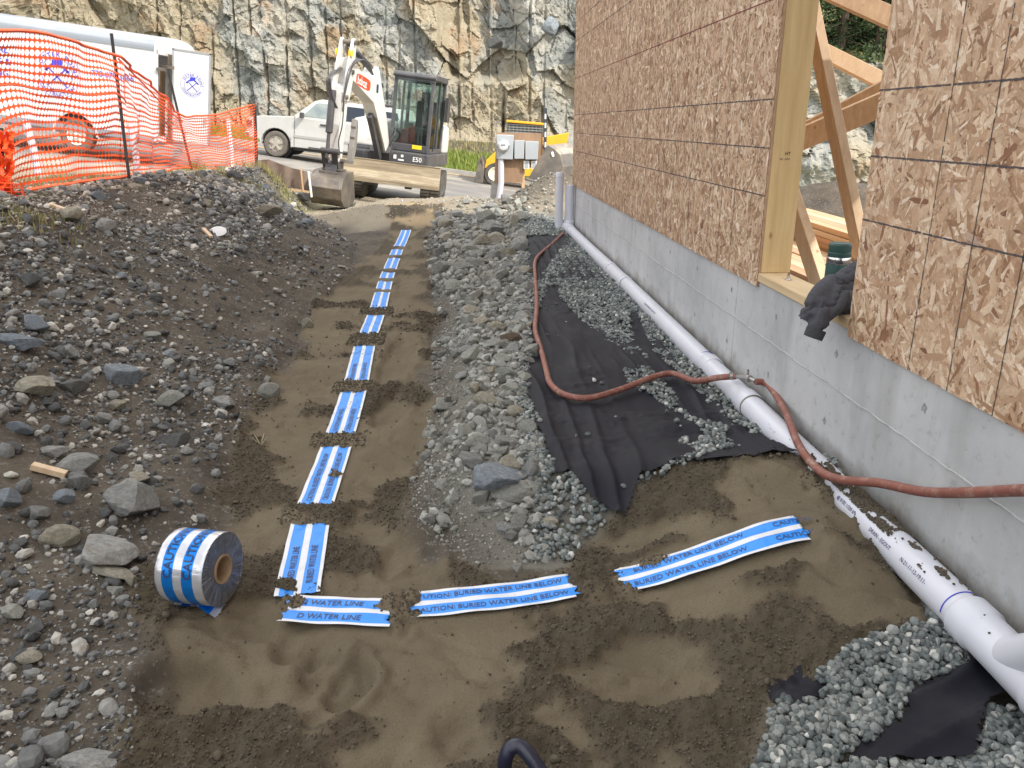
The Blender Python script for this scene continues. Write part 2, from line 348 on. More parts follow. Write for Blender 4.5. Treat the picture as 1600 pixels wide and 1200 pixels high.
def gap_mounds(x, y):
    z = np.zeros(x.shape); wob = fbm(x * 14, y * 14, 3, 21) * .03; wob2 = fbm(x * 45, y * 45, 2, 22) * .016
    ys = [(-9, TAPE_T[0][0])] + [(TAPE_T[i][1], TAPE_T[i + 1][0]) for i in range(len(TAPE_T) - 1)]
    xt = np.interp(y, [p[1] for p in TAPE], [p[0] for p in TAPE]); near = sst(.16, .09, np.abs(x - xt))
    for a, b in ys[1:]:
        mid = (a + b) / 2; hw = (b - a) / 2 + .012
        z = np.maximum(z, .015 * sst(hw + .004, hw - .018, np.abs(y - mid) + wob * .7 + wob2) * near)
    def endc(px, py, r, h=.026): return h * sst(r + .012, r - .025, np.hypot(x - px, y - py) + wob * 1.6 + wob2)
    for e in ((-.66, 2.125, .035), (-.34, 2.10, .055), (-.335, 2.04, .05), (-.33, 2.13, .05), (.205, 2.2, .05), (.24, 2.14, .05), (-.60, 2.2, .03), (-.31, 2.06, .045), (.14, 2.15, .025), (.345, 2.2, .03), (.455, 2.24, .03), (.34, 2.13, .03), (1.04, 2.53, .055), (.99, 2.49, .022), (1.05, 2.45, .05), (-.74, 3.07, .025), (-.81, 3.06, .02), (-.7, 2.22, .035), (-.62, 2.22, .03)):
        z = np.maximum(z, endc(*e))
    return z
def G(x, y, zz=None):
    x = np.asarray(x, float); y = np.asarray(y, float); z = Gs(x, y)
    sand, crumb, sd = zz if zz is not None else zones(x, y)
    da = tape_damp(x, y); amp = sst(40, 12, y) * (1 - sst(13.5, 15.5, y))
    rub = (1 - sand)
    z = z + rub * amp * (.05 * fbm(x * 1.3, y * 1.3, 4, 31) + .022 * fbm(x * 6, y * 6, 4, 33) + .008 * np.abs(fbm(x * 22, y * 22, 3, 34)))
    z = z + .10 * fbm(x * 2, y * 2, 4, 38) * sst(.3, 1, x - wallX(y)) * (1 - sst(13, 15, y)); bank = sst(.1, .5, np.interp(y, *XL) - x) * amp * (1 - sst(-4, -5, x)); z = z + bank * .09 * fbm(x * .8, y * .8, 3, 35)
    trd = sst(.0, .25, -(x - np.interp(y, *XL))) * sst(1.0, .6, -(x - np.interp(y, *XL))) * sst(5, 6.5, y) * (1 - sst(10.5, 11.2, y)); z = z + trd * .02 * np.sin(y * 38 + 2 * fbm(x * 2, y * 2, 2, 3))
    z = z + sand * (1 - da) * amp * (.045 * fbm(x * 2.1, y * 2.1, 4, 41) + .009 * fbm(x * 9, y * 6, 4, 42) + .014 * (1 - np.abs(fbm(x * 4, y * 7, 5, 43))) ** 9 - .012 * (1 - np.abs(fbm(x * 3 + y * 1.5, y * 3, 4, 47))) ** 14)
    lump = np.abs(vnoise(x * 55, y * 55, 44)) * .5 + np.abs(vnoise(x * 28, y * 28, 45)) + .5 * np.abs(vnoise(x * 110, y * 110, 46))
    z = z + crumb * (1 - da * .9) * amp * (.003 + .015 * lump)
    for a, b, w, h, dd in FOOTW:
        q = np.hypot((x - a) / w, (y - b) / h) + .5 * fbm(x * 4, y * 4, 3, 8); z = z - dd * 2.1 * sst(1.15, .7, q) * (1 - da * .6) + (1 - da) * .010 * np.exp(-((q - 1.35) / .22) ** 2)
    z = z + gap_mounds(x, y)
    return z
def grid_axes():
    def grow(a, b, d0, g, mx):
        out = [a]; d = d0
        while out[-1] < b: out.append(out[-1] + d); d = min(d * g, mx)
        return np.array(out)
    xs = np.concatenate([-grow(2.0, 70, .02, 1.03, 3)[::-1], np.arange(-2.0 + .011, 1.32, .011), grow(1.33, 60, .03, 1.06, 3)])
    ys = np.concatenate([-grow(-.9, 30, .05, 1.1, 3)[::-1][:-1] if False else np.array([-30, -20, -12, -7, -4, -2.5, -1.5, -.8, -.3, .1, .4, .6, .75, .85]), np.arange(.9, 3.0, .011), grow(3.0, 120, .012, 1.012, 3)])
    return np.unique(xs), np.unique(ys)
xs, ys = grid_axes(); XX, YY = np.meshgrid(xs, ys); print('ground', XX.shape)
fx, fy = XX.ravel(), YY.ravel(); zz = zones(fx, fy); GZ = G(fx, fy, zz)
belt = sst(.0, .25, fx - np.interp(fy, *XR)) * (fy > 2.3) * (1 - sst(10.6, 11.4, fy)) * (fx < 1.4)
top = sst(.55, .8, np.clip((np.interp(fy, *XL) - fx) / 2.0, 0, 1) + .35 * fbm(fx * 1.1, fy * 1.1, 4, 51)) * (fx > -5.5) * (1 - sst(11, 13.5, fy))
grassz = np.maximum(sst(29.2, 30, fy) * sst(24, 20, fx) * (1 - sst(32.5, 34.5, fy + fbm(fx * .7, fy * .7, 3, 4) * 1.5)), .6 * sst(.1, .5, fbm(fx * 2.5, fy * 2.5, 3, 61) + .25) * sst(-3.2, -3.6, fx) * sst(-6.2, -5.0, fx) * (fy < 16))
lit = sst(10.6, 11.2, fy + fbm(fx * 2, fy * 2, 3, 3) * .4) * (1 - sst(29, 30, fy))      # sunlit tone painted into the dusty ground by the road
A1 = np.stack([zz[0], zz[1], top, grassz], 1); top = np.maximum(top, .9 * (fx > wallX(fy) + .3) * (fy < 13)); top = np.maximum(top, .35 * np.exp(-(((fx - .55) / .9) ** 2 + ((fy - 12.35) / .9) ** 2)))
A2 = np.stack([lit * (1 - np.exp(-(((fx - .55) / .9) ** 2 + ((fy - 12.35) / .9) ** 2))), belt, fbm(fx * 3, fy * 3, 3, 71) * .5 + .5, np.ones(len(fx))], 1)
ny, nx = XX.shape; ii = (np.arange(ny - 1)[:, None] * nx + np.arange(nx - 1)[None]).ravel(); F = np.stack([ii, ii + 1, ii + nx + 1, ii + nx], 1)
m, nt, p = newmat('site_ground'); v = coords(nt)
at = nt.nodes.new('ShaderNodeAttribute'); at.attribute_name = 'zone_a'; sp = nt.nodes.new('ShaderNodeSeparateColor'); nt.links.new(at.outputs['Color'], sp.inputs[0])
at2 = nt.nodes.new('ShaderNodeAttribute'); at2.attribute_name = 'zone_b'; sp2 = nt.nodes.new('ShaderNodeSeparateColor'); nt.links.new(at2.outputs['Color'], sp2.inputs[0])
nA = noise(nt, v, 3, 6, .65); nB = noise(nt, v, 45, 5, .75); nC = noise(nt, v, 180, 3, .7)
soil = mixc(nt, ramp(nt, nA, [(.35, (0, 0, 0)), (.65, (1, 1, 1))]), (.062, .052, .041), (.118, .099, .076))
soil = mixc(nt, ramp(nt, nB, [(.55, (0, 0, 0)), (.66, (.8, .8, .8))]), soil, (.23, .225, .21))
sand = mixc(nt, ramp(nt, nA, [(.3, (0, 0, 0)), (.7, (1, 1, 1))]), (.180, .146, .097), (.130, .105, .069))
sand = mixc(nt, ramp(nt, nC, [(.35, (.5, .5, .5)), (.5, (0, 0, 0))]), sand, (.10, .08, .055))
sand = mixc(nt, ramp(nt, nC, [(.66, (0, 0, 0)), (.74, (.6, .6, .6))]), sand, (.32, .3, .26))
moist = mixc(nt, nB, (.058, .046, .031), (.105, .084, .056))
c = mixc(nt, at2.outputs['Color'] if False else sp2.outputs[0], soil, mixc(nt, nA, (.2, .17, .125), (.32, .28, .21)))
c = mixc(nt, sp.outputs[2], c, mixc(nt, nB, (.028, .021, .018), (.075, .058, .045)))
c = mixc(nt, at.outputs['Alpha'], c, mixc(nt, nB, (.09, .13, .02), (.2, .19, .06)))
c = mixc(nt, sp2.outputs[1], c, mixc(nt, nB, (.13, .122, .1), (.21, .2, .17)))
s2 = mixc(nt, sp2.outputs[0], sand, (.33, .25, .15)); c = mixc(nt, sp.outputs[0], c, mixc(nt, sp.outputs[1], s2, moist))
nt.links.new(c, p.inputs['Base Color']); p.inputs['Roughness'].default_value = .93; p.inputs['Specular IOR Level'].default_value = .25
ad = nt.nodes.new('ShaderNodeMath'); ad.operation = 'MULTIPLY_ADD'; nt.links.new(nB, ad.inputs[0]); ad.inputs[1].default_value = 1.6; nt.links.new(nC, ad.inputs[2]); bump(nt, p, ad.outputs[0], .55, .006)
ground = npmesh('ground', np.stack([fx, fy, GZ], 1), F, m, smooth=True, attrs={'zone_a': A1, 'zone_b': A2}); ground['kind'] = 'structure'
def g1(x, y): return float(G(np.array([x]), np.array([y]))[0])
def gpt(x, y, up=0):         # where a sight line meets the ground
    d = ray(x, y); ts = np.concatenate([np.linspace(1, 14, 500), np.linspace(14.1, 45, 200)]); px = d.x * ts; py = d.y * ts; pzv = CAMH + d.z * ts; h = Gs(px, py); k = np.argmax(pzv < h)
    if not (pzv < h).any(): k = 300
    return Vector((px[k], py[k], g1(px[k], py[k]) + up)), ts[k]
# road, kerb, painted line
rx = np.linspace(-40, 14, 109); ry = np.concatenate([np.linspace(17.9, 29.3, 46)]); RX, RY = np.meshgrid(rx, ry)
edge = 17.6 + .28 * fbm(RX * .6, RX * 0, 3, 2) - np.clip(-RX - 6, 0, 8) * .9; RY2 = edge + (RY - 17.9) / 11.4 * (29.3 - edge)
V = np.stack([RX, RY2, roadz(np.clip(RX, -16, 9), np.clip(RY2, 10, 29.5)) + .012 * (fbm(RX * .7, RY2 * .7, 3, 6))], -1).reshape(-1, 3)
n2, n1 = RX.shape; ii = (np.arange(n2 - 1)[:, None] * n1 + np.arange(n1 - 1)[None]).ravel()
npmesh('road', V, np.stack([ii, ii + 1, ii + n1 + 1, ii + n1], 1), M['asphalt'], smooth=True)['kind'] = 'structure'
def strip(name, pts, w, h, mt, kind='structure'):
    b = MB()
    for i in range(len(pts) - 1): b.bar(pts[i], Vector(pts[i + 1]) * 1.0, w, h)
    o = b.build(name, mt); o['kind'] = kind; return o
def rp(x, y, up): return (x, y, float(roadz(np.clip(x, -16, 9), y)) + up)
strip('kerb', [rp(x, 29.5, .04) for x in np.arange(-40, 14, 1.5)], .18, .16, M['kerb'])
strip('road_marking', [rp(x, 28.3 - .0 * x, .022) for x in np.arange(-16, 9, 1.5)], .12, .02, mat('road_paint', (.62, .42, .16), (.5, .42, .3), 5, .7))
strip('near_kerb', [rp(x, 17.0 - max(0, -x - 6) * .9, .03) for x in np.arange(-15, -3.4, .5)], .2, .14, M['kerb'])
# ------------------------------------------------------------------ cliff of blasted rock
def cliff_top(x): return np.where(x < 7, 12.5 + fbm(x * .2, x * 0, 3, 4) * 1.5, 12.5 - 8.6 * sst(7, 9.5, x)) + .35 * fbm(x * .9, x * 0 + 3, 3, 8)
cx = np.concatenate([np.arange(-45, -20, .25), np.arange(-20, 6, .045), np.arange(6, 40, .09)]); cz = np.linspace(0, 1, 300); CX, CT = np.meshgrid(cx, cz)
tp = cliff_top(CX); CZ = -.3 - 1.9 * sst(3, 7, CX) + CT * (tp + .3 + 1.9 * sst(3, 7, CX))
wx_ = CX + .35 * fbm(CX * .5, CZ * .5, 3, 2); wz_ = CZ + .35 * fbm(CX * .5, CZ * .5, 3, 7)
u1 = wx_ * .86 + wz_ * .5; v1 = (-wx_ * .5 + wz_ * .86) * .6
h1, id1 = facet(u1, v1, 2.4, 1, 1.2); h2, id2 = facet(u1 + 3, v1 * 1.2, .85, 2, 1.3); h3, id3 = facet(u1, v1, .3, 3, 1.3); h4, id4 = facet(wx_, wz_ * .7, .13, 4, 1.2)
disp = .85 * h1 + .34 * h2 + .12 * h3 + .05 * h4 + .12 * fbm(CX * 3, CZ * 3, 4, 13) + .6 * fbm(CX * .12, CZ * .12, 2, 14)
disp += 1.0 * sst(-3.2, -2.6, CX) * sst(3.0, 3.6, CZ) * sst(.8, -.2, CX) * 1.4                              # recess with a ledge of debris
disp += .5 * sst(.10, .0, np.abs(CX + .35 - .12 * (CZ - 2) * .4)) * sst(3.2, 1.2, CZ)
groove = np.zeros(CX.shape); gx = -22.0; k = 0
while gx < 7:
    wob = gx + .035 * np.sin(CZ * .6 + k) + .02 * (CZ - 3) * math.sin(k * 2.1); pres = sst(-.25, .0, vnoise(CZ * .33 + k * 5.1, CZ * 0 + k, 5) + .1)
    groove = np.maximum(groove, sst(.075, .02, np.abs(CX - wob)) * pres); gx += .78 + .25 * math.sin(k * 1.7); k += 1
disp = disp * (1 - groove * .3) + groove * .16
CY = 36 + disp - sst(1.5, -.3, CZ) * 1.0 * (1 + .5 * fbm(CX * .5, CZ, 2, 3)) + .11 * CZ - .6 * sst(7, 10, CX)
tan = np.clip(fbm(wx_ * .35, wz_ * .3, 4, 23) * 1.2 + .75 * (id1 - .5) + .4 * (id2 - .5) + .75 * sst(-4, -13, CX) - .25 * sst(-7, -3, CX) + .35 * sst(-2.5, .5, CX) - .02, -1, 1); rust = np.clip(fbm(wx_ * .9, wz_ * .6, 4, 29) + .5 * (id3 - .5) + .45 * (id2 - .6) - .2 + .25 * sst(-5, -9, CX), 0, 1)
ca = np.stack([(tan * .5 + .5).ravel(), rust.ravel(), (id3 * .45 + id2 * .3 + id4 * .25).ravel(), groove.ravel()], 1)
n2, n1 = CX.shape; ii = (np.arange(n2 - 1)[:, None] * n1 + np.arange(n1 - 1)[None]).ravel(); F = np.stack([ii, ii + 1, ii + n1 + 1, ii + n1], 1)
m, nt, p = newmat('cliff_rock'); v = coords(nt); at = nt.nodes.new('ShaderNodeAttribute'); at.attribute_name = 'rock'; sp = nt.nodes.new('ShaderNodeSeparateColor'); nt.links.new(at.outputs['Color'], sp.inputs[0])
vs = coords(nt, (1, 1, .8)); a = noise(nt, vs, 2.2, 9, .75); b_ = noise(nt, v, 9, 6, .75); d_ = noise(nt, vs, 24, 4, .75)
grey = ramp(nt, sp.outputs[2], [(.2, (.20, .215, .205)), (.45, (.27, .275, .255)), (.62, (.34, .335, .30)), (.8, (.42, .405, .36))])
tn = ramp(nt, b_, [(.35, (.29, .235, .145)), (.6, (.37, .315, .215))]); c = mixc(nt, ramp(nt, sp.outputs[0], [(.36, (0, 0, 0)), (.62, (.85, .85, .85))]), grey, tn)
c = mixc(nt, ramp(nt, sp.outputs[1], [(.2, (0, 0, 0)), (.5, (.55, .55, .55))]), c, (.28, .17, .09))
c = mixc(nt, ramp(nt, a, [(.5, (0, 0, 0)), (.72, (.45, .45, .45))]), c, (.42, .40, .34)); c = mixc(nt, ramp(nt, a, [(.28, (.6, .6, .6)), (.42, (0, 0, 0))]), c, (.15, .155, .145))
c = mixc(nt, ramp(nt, d_, [(.32, (.7, .7, .7)), (.46, (0, 0, 0))]), c, (.09, .085, .075)); c = mixc(nt, ramp(nt, d_, [(.6, (0, 0, 0)), (.74, (.4, .4, .4))]), c, (.46, .44, .38))
nt.links.new(c, p.inputs['Base Color']); p.inputs['Roughness'].default_value = .9
ad = nt.nodes.new('ShaderNodeMath'); ad.operation = 'ADD'; nt.links.new(b_, ad.inputs[0]); nt.links.new(d_, ad.inputs[1]); bump(nt, p, ad.outputs[0], .7, .05)
cl = npmesh('cliff', np.stack([CX, CY, CZ], -1).reshape(-1, 3), F, m, attrs={'rock': ca}); cl['kind'] = 'structure'
# hill above the cliff
hx = np.concatenate([np.arange(-45, 6, 1.0), np.arange(6, 40, .4)]); hy = np.linspace(0, 1, 50) ** 1.5 * 90; HX, HY = np.meshgrid(hx, hy)
HZ = cliff_top(HX) + HY * .22 + .5 * fbm(HX * .3, HY * .3, 3, 3) * sst(0, 2, HY); HY2 = 36 + .11 * cliff_top(HX) - .6 * sst(7, 10, HX) - .25 + HY
n2, n1 = HX.shape; ii = (np.arange(n2 - 1)[:, None] * n1 + np.arange(n1 - 1)[None]).ravel()
npmesh('hill', np.stack([HX, HY2, HZ], -1).reshape(-1, 3), np.stack([ii, ii + 1, ii + n1 + 1, ii + n1], 1), mat('mossy_slope', (.2, .2, .04), (.13, .11, .05), 1.2, .95, dirt=(.22, .2, .16), dsc=2, dth=(.55, .7), bs=10), smooth=True)['kind'] = 'structure'
# ------------------------------------------------------------------ loose stones
def ico(sub):
    bm = bmesh.new(); bmesh.ops.create_icosphere(bm, subdivisions=sub, radius=1); V = np.array([v.co[:] for v in bm.verts]); F = np.array([[v.index for v in f.verts] for f in bm.faces]); bm.free(); return V, F
def cut_shape(sub, seed, planes=11, lo=.62, soft=0, nz=.0):
    r = np.random.default_rng(seed); V, F = ico(sub); n = r.normal(size=(planes, 3)); n /= np.linalg.norm(n, axis=1)[:, None]; d = r.uniform(lo, 1, planes)
    dot = V @ n.T; rad = np.where(dot > .05, d[None] / np.maximum(dot, .05), 9)
    if soft: rr = (np.sum(np.clip(rad, 0, 9) ** -soft, 1)) ** (-1 / soft)
    else: rr = rad.min(1)
    rr = np.minimum(rr, 1.05)
    if nz: rr = rr * (1 + nz * fbm(V[:, 0] * 3 + V[:, 2] * 2 + seed, V[:, 1] * 3 - V[:, 2] * 2.5, 4, seed) + nz * .35 * fbm(V[:, 0] * 9 + V[:, 2] * 7, V[:, 1] * 9 - V[:, 2] * 8, 3, seed + 4))
    return V * rr[:, None], F
def scatter(name, x, y, z, size, mt, sub=1, sink=.25, flat=(.45, .85), seed=1, nsh=16, tilt=.5, extra=None, soft=0):
    r = np.random.default_rng(seed); n = len(x); shapes = [cut_shape(sub, seed * 100 + k, 9, .6, soft) for k in range(nsh)]
    F0 = shapes[0][1]; B = np.stack([s[0] for s in shapes]); nv = B.shape[1]
    P = B[r.integers(0, nsh, n)]; sc = np.stack([size, size * r.uniform(.6, 1, n), size * r.uniform(flat[0], flat[1], n)], 1) * .5; P = P * sc[:, None, :]
    a = r.uniform(0, 2 * math.pi, n); tx = r.normal(0, tilt, n); ty = r.normal(0, tilt, n)
    def rot(P, ang, i, j):
        c = np.cos(ang)[:, None]; s = np.sin(ang)[:, None]; A = P[:, :, i] * c - P[:, :, j] * s; Bb = P[:, :, i] * s + P[:, :, j] * c; P = P.copy(); P[:, :, i] = A; P[:, :, j] = Bb; return P
    P = rot(P, tx, 1, 2); P = rot(P, ty, 0, 2); P = rot(P, a, 0, 1)
    P[:, :, 0] += x[:, None]; P[:, :, 1] += y[:, None]; P[:, :, 2] += (z + sc[:, 2] * (1 - 2 * sink))[:, None]
    F = (F0[None] + (np.arange(n) * nv)[:, None, None]).reshape(-1, 3)
    o = npmesh(name, P.reshape(-1, 3), F, mt, smooth=bool(soft)); return o
M['gravel'] = stonemat('blue_grey_gravel', [(0, (.085, .10, .10)), (.35, (.15, .17, .165)), (.7, (.225, .24, .23)), (.93, (.33, .34, .32)), (.985, (.58, .57, .53))], .75)
M['rubble'] = stonemat('rubble_stone', [(0, (.055, .055, .054)), (.35, (.11, .112, .112)), (.6, (.20, .205, .2)), (.8, (.30, .29, .265)), (.94, (.46, .44, .39)), (1, (.64, .61, .56))], .85)
M['pale'] = stonemat('dusty_broken_stone', [(0, (.12, .115, .10)), (.35, (.19, .185, .165)), (.75, (.31, .31, .28)), (1, (.46, .45, .41))], .9)
M['crumbs'] = stonemat('moist_sand_crumb', [(0, (.062, .050, .034)), (1, (.125, .101, .069))], .95, amp=.1)
M['litter'] = stonemat('chip_litter', [(0, (.12, .1, .085)), (.4, (.25, .22, .18)), (.8, (.42, .37, .31)), (1, (.62, .57, .5))], .85)
FAB = [[pz(*q, .17) for q in P] for P in (
    [(822, 371), (860, 366), (884, 372), (877, 392), (862, 412), (846, 432), (838, 445), (828, 415)],
    [(854, 452), (872, 447), (880, 470), (898, 492), (940, 522), (968, 560), (978, 604), (1030, 625), (1062, 665), (1058, 695), (1060, 728), (1040, 745), (1000, 752), (980, 782), (925, 765), (893, 742), (868, 741), (850, 690), (828, 620), (826, 560), (834, 500)],
    [(984, 478), (1000, 497), (1022, 545), (1062, 590), (1110, 632), (1152, 668), (1148, 676), (1085, 655), (1062, 640), (1052, 618), (1030, 600), (1010, 560), (985, 520)],
    [(1040, 636), (1090, 668), (1105, 690), (1084, 700), (1062, 690)], [(1170, 690), (1195, 700), (1245, 742), (1200, 730)], [(1150, 672), (1200, 712), (1190, 726), (1130, 690)])]
FAB2 = [[pz(*q, .05) for q in P] for P in ([(1305, 1210), (1330, 1180), (1400, 1145), (1420, 1105), (1500, 1075), (1528, 1058), (1532, 1085), (1600, 1085), (1660, 1095), (1700, 1110), (1600, 1128), (1540, 1130), (1520, 1215)],
    [(1185, 1058), (1212, 1050), (1222, 1070), (1255, 1060), (1290, 1108), (1265, 1115), (1230, 1118), (1190, 1098)])]
def infab(x, y):
    m = np.full(x.shape, -9.)
    for P in FAB + FAB2: m = np.maximum(m, sdpoly(x, y, P))
    return m
# the drainage gravel beside the foundation
r = np.random.default_rng(5)
def gravel_area(x, y):
    left = np.interp(y, [1.0, 1.35, 1.6, 2.0, 2.2, 2.35, 2.75, 3.6, 5, 6.6, 9.5, 10.5], [.45, .47, .62, 1.08, .6, .05, .04, .02, .0, .02, .1, .1]) + .05 * fbm(x * 4, y * 4, 3, 5)
    ok = (x > left) & (x < wallX(y) - .01) & (sdpoly(x, y, SANDP) < .02 + .04 * fbm(x * 9, y * 9, 2, 4)); return ok
n = 60000; y = 1.0 + 9.6 * r.random(n) ** 1.25; x = r.uniform(-.1, 1.35, n); f = infab(x, y) + .03 * fbm(x * 9, y * 9, 3, 2)
ok = gravel_area(x, y) & (f < .0) | ((f < .35) & (f > 0) & (r.random(n) < .004) & gravel_area(x, y)); x, y = x[ok], y[ok]; print('gravel', len(x))
x, y = x[:36000], y[:36000]
near = y < 3.4; sz = r.uniform(.014, .031, len(x)) * np.where(y < 2.2, 1.0, 1.0) * np.interp(y, [1, 4, 10], [1, 1.05, 1.5])
z = G(x, y) + r.uniform(0, .016, len(x))
tag(scatter('gravel', x[near], y[near], z[near] + .003, sz[near], M['gravel'], 2, .3, (.5, .9), 2), 'blue grey crushed drainage gravel beside the white pipe', 'gravel', kind='stuff')
tag(scatter('gravel', x[~near], y[~near], z[~near] + .003, sz[~near], M['gravel'], 1, .3, (.5, .9), 3), 'blue grey crushed gravel covering the black fabric farther along the wall', 'gravel', kind='stuff')
n = 9000; x = r.uniform(1.0, 1.1, n) * 0 + r.uniform(.4, 1.3, n); y = r.uniform(1.0, 1.9, n); ok = gravel_area(x, y) & (infab(x, y) < 0); x, y = x[ok], y[ok]
tag(scatter('gravel', x, y, G(x, y) + .004 + r.uniform(0, .02, len(x)), r.uniform(.014, .028, len(x)), M['gravel'], 2, .3, (.5, .9), 8), 'loose crushed gravel at the lower right by the pipe fitting', 'gravel', kind='stuff')
# rubble of the left bank
def inv(x, y): return sdpoly(x, y, SANDP) < .0
n = 85000; y = 1.15 + 13.0 * r.random(n) ** 1.6; t = r.random(n) ** .9; x = np.interp(y, *XL) - t * 2.7; ok = inv(x, y) & (x > -4.6) & ((r.random(n) < .3) | (y < 4.8) | (y > 11.3) | (np.interp(y, *XL) - x > .75)) & ((fbm(x * 1.6, y * 1.6, 4, 77) + r.random(n) * .9 - .18) > 0)
x, y = x[ok], y[ok]; dst = np.hypot(x, y); sz = (.006 + .020 * r.random(len(x)) ** 2.2 + .05 * r.random(len(x)) ** 14) * np.interp(dst, [1, 3, 6, 14], [.85, 1., 1.35, 2.0]); z = G(x, y)
cr = (np.interp(y, *XL) - x) > 1.35 + .5 * fbm(x, y, 3, 8)
tag(scatter('rubble', x[~cr], y[~cr], z[~cr], sz[~cr], M['rubble'], 1, .35, (.35, .8), 4, 20), 'small broken stones strewn over the left bank and its foot', 'rubble', kind='stuff')
tag(scatter('rubble', x[cr], y[cr], z[cr], sz[cr] * .8, M['litter'], 1, .3, (.25, .6), 5, 20), 'pale chips scattered on the dark top of the left bank', 'rubble', kind='stuff')
n = 2600; y = 1.3 + 9.5 * r.random(n) ** 1.5; t = r.random(n) ** .8; x = np.interp(y, *XL) - .06 - t * 2.4; ok = inv(x, y) & (x > -4.2) & (fbm(x * 1.1, y * 1.1, 3, 79) + r.random(n) * .8 - .15 > 0) & ((y < 5) | (y > 10.5) | (np.interp(y, *XL) - x > .7)); x, y = x[ok], y[ok]
tag(scatter('rubble', x, y, G(x, y), (.022 + .05 * r.random(len(x)) ** 2) * np.interp(y, [1, 12], [1, 1.9]), M['rubble'], 2, .3, (.4, .8), 14, 24), 'fist sized broken stones bedded in the left bank', 'rubble', kind='stuff')
# rubble of the belt between trench and fabric, and the mound at the far corner
n = 26000; y = 2.1 + 10.8 * r.random(n) ** 1.3; x = np.interp(y, *XR) + r.random(n) * np.interp(y, [2, 4, 8, 12], [.5, .62, 1.0, 1.9]) * 1.0; ok = inv(x, y) & (infab(x, y) < -.015) & (x < .12 + (y > 9.6) * 2) & ((x < wallX(y) - .3) | (y > 10.4)) & (fbm(x * 2, y * 2, 3, 78) + r.random(n) * 1.1 - .85 + .9 * sst(np.interp(y, [2, 5, 8], [.16, .1, .0]), np.interp(y, [2, 5, 8], [.42, .4, .35]), x - np.interp(y, *XR)) > 0)
ok &= (y < 11) | (r.random(n) < .3); x, y = x[ok], y[ok]; sz = (.007 + .06 * r.random(len(x)) ** 3) * np.interp(y, [2, 8, 12], [1, 1.6, 1.2]); z = G(x, y)
tag(scatter('rubble', x, y, z, sz, M['pale'], 1, .3, (.4, .85), 6, 20), 'dusty grey broken stone between the trench and the black fabric', 'rubble', kind='stuff')
n = 16000; y = 2.15 + 6 * r.random(n) ** 1.4; x = np.interp(y, *XR) - .02 + r.random(n) * .55; ok = inv(x, y) & (infab(x, y) < -.02) & (x < .1) & (fbm(x * 5, y * 5, 3, 81) + r.random(n) * .8 > .25); x, y = x[ok], y[ok]
tag(scatter('dirt_grit', x, y, G(x, y), (.004 + .013 * r.random(len(x)) ** 2) * np.interp(y, [2, 8], [1, 1.6]), M['pale'], 1, .4, (.4, .8), 16), 'fine grit in the bare dirt along the right edge of the trench', 'grit', kind='stuff')
# ground litter at the road end
n = 9000; y = r.uniform(11.2, 18, n); x = r.uniform(-6, 1.6, n); ok = (y < 17.4); x, y = x[ok], y[ok]
tag(scatter('road_grit', x, y, G(x, y), r.uniform(.012, .05, len(x)) * (r.random(len(x)) ** .7), stonemat('dusty_grit', [(0, (.24, .21, .16)), (.7, (.38, .34, .27)), (1, (.5, .46, .38))]), 1, .4, (.35, .7), 9), 'dusty grit and small stones at the end of the trench by the road', 'grit', kind='stuff')
# crumbs of moist sand
n = 260000; y = .85 + 5.5 * r.random(n) ** 1.7; x = r.uniform(-1.6, 1.25, n); cm = zones(x, y)[1]; gm = gap_mounds(x, y); keep = r.random(n) < np.maximum(np.maximum(cm * .75, (gm > .006) * .9), .012 * (inv(x, y) == 0)); keep &= (inv(x, y) == 0) | (cm > .2) | (gm > .004)
x, y = x[keep][:75000], y[keep][:75000]; cd = np.hypot(x, y); print('crumbs', len(x)); sz = (.0028 + .009 * r.random(len(x)) ** 2.8) * np.interp(cd, [1, 2.5, 6], [.8, 1, 1.7])
tag(scatter('sand_crumbs', x, y, G(x, y) + .001, sz, M['crumbs'], 1, .25, (.6, 1), 7, 12), 'dark crumbs of moist sand lying on the smoothed sand', 'sand', kind='stuff')
n = 60000; y = .85 + 6 * r.random(n) ** 1.5; x = r.uniform(-1.6, 1.25, n); cm = zones(x, y)[1]; keep = (r.random(n) < .03 * cm + .0015) & ((inv(x, y) == 0) | (cm > .3)) & (tape_damp(x, y) < .2); x, y = x[keep], y[keep]
tag(scatter('sand_clods', x, y, G(x, y), .008 + .022 * r.random(len(x)) ** 3, mat('sand_clod', (.115, .094, .066), (.08, .064, .045), 60, .95, bs=200, bst=.6), 2, .4, (.5, .9), 27, 12, soft=14), 'larger clods of damp sand lying on the disturbed sand', 'sand', kind='stuff')
# ------------------------------------------------------------------ single rocks
ROCKS = []
for k in range(12):
    V, F = cut_shape(4, 900 + k, 9 + k % 4, .42, 0 if k % 3 else 60, .05); me = npmesh('rock', V, F, None, smooth=False); ROCKS.append(me.data); bpy.data.objects.remove(me)
RM = {'grey': rockmat('grey_rock', [(0, (.20, .205, .20)), (.5, (.30, .305, .295)), (1, (.40, .395, .37))]), 'blue': rockmat('blue_grey_rock', [(0, (.17, .20, .235)), (1, (.29, .325, .36))], 6, (.15, .15, .14)),
      'tan': rockmat('tan_rock', [(0, (.30, .275, .21)), (1, (.40, .37, .3))]), 'dark': rockmat('dark_rock', [(0, (.09, .095, .1)), (1, (.15, .15, .145))], 6, (.1, .085, .06)), 'pale': rockmat('pale_rock', [(0, (.28, .285, .255)), (1, (.40, .40, .355))], 6, (.27, .25, .2)),
      'brown': rockmat('brown_rock', [(0, (.15, .11, .075)), (1, (.19, .145, .1))])}
RMESH = {}
for k, m in RM.items():
    for i in range(12): c = ROCKS[i].copy(); c.materials.clear(); c.materials.append(m); RMESH[k, i] = c
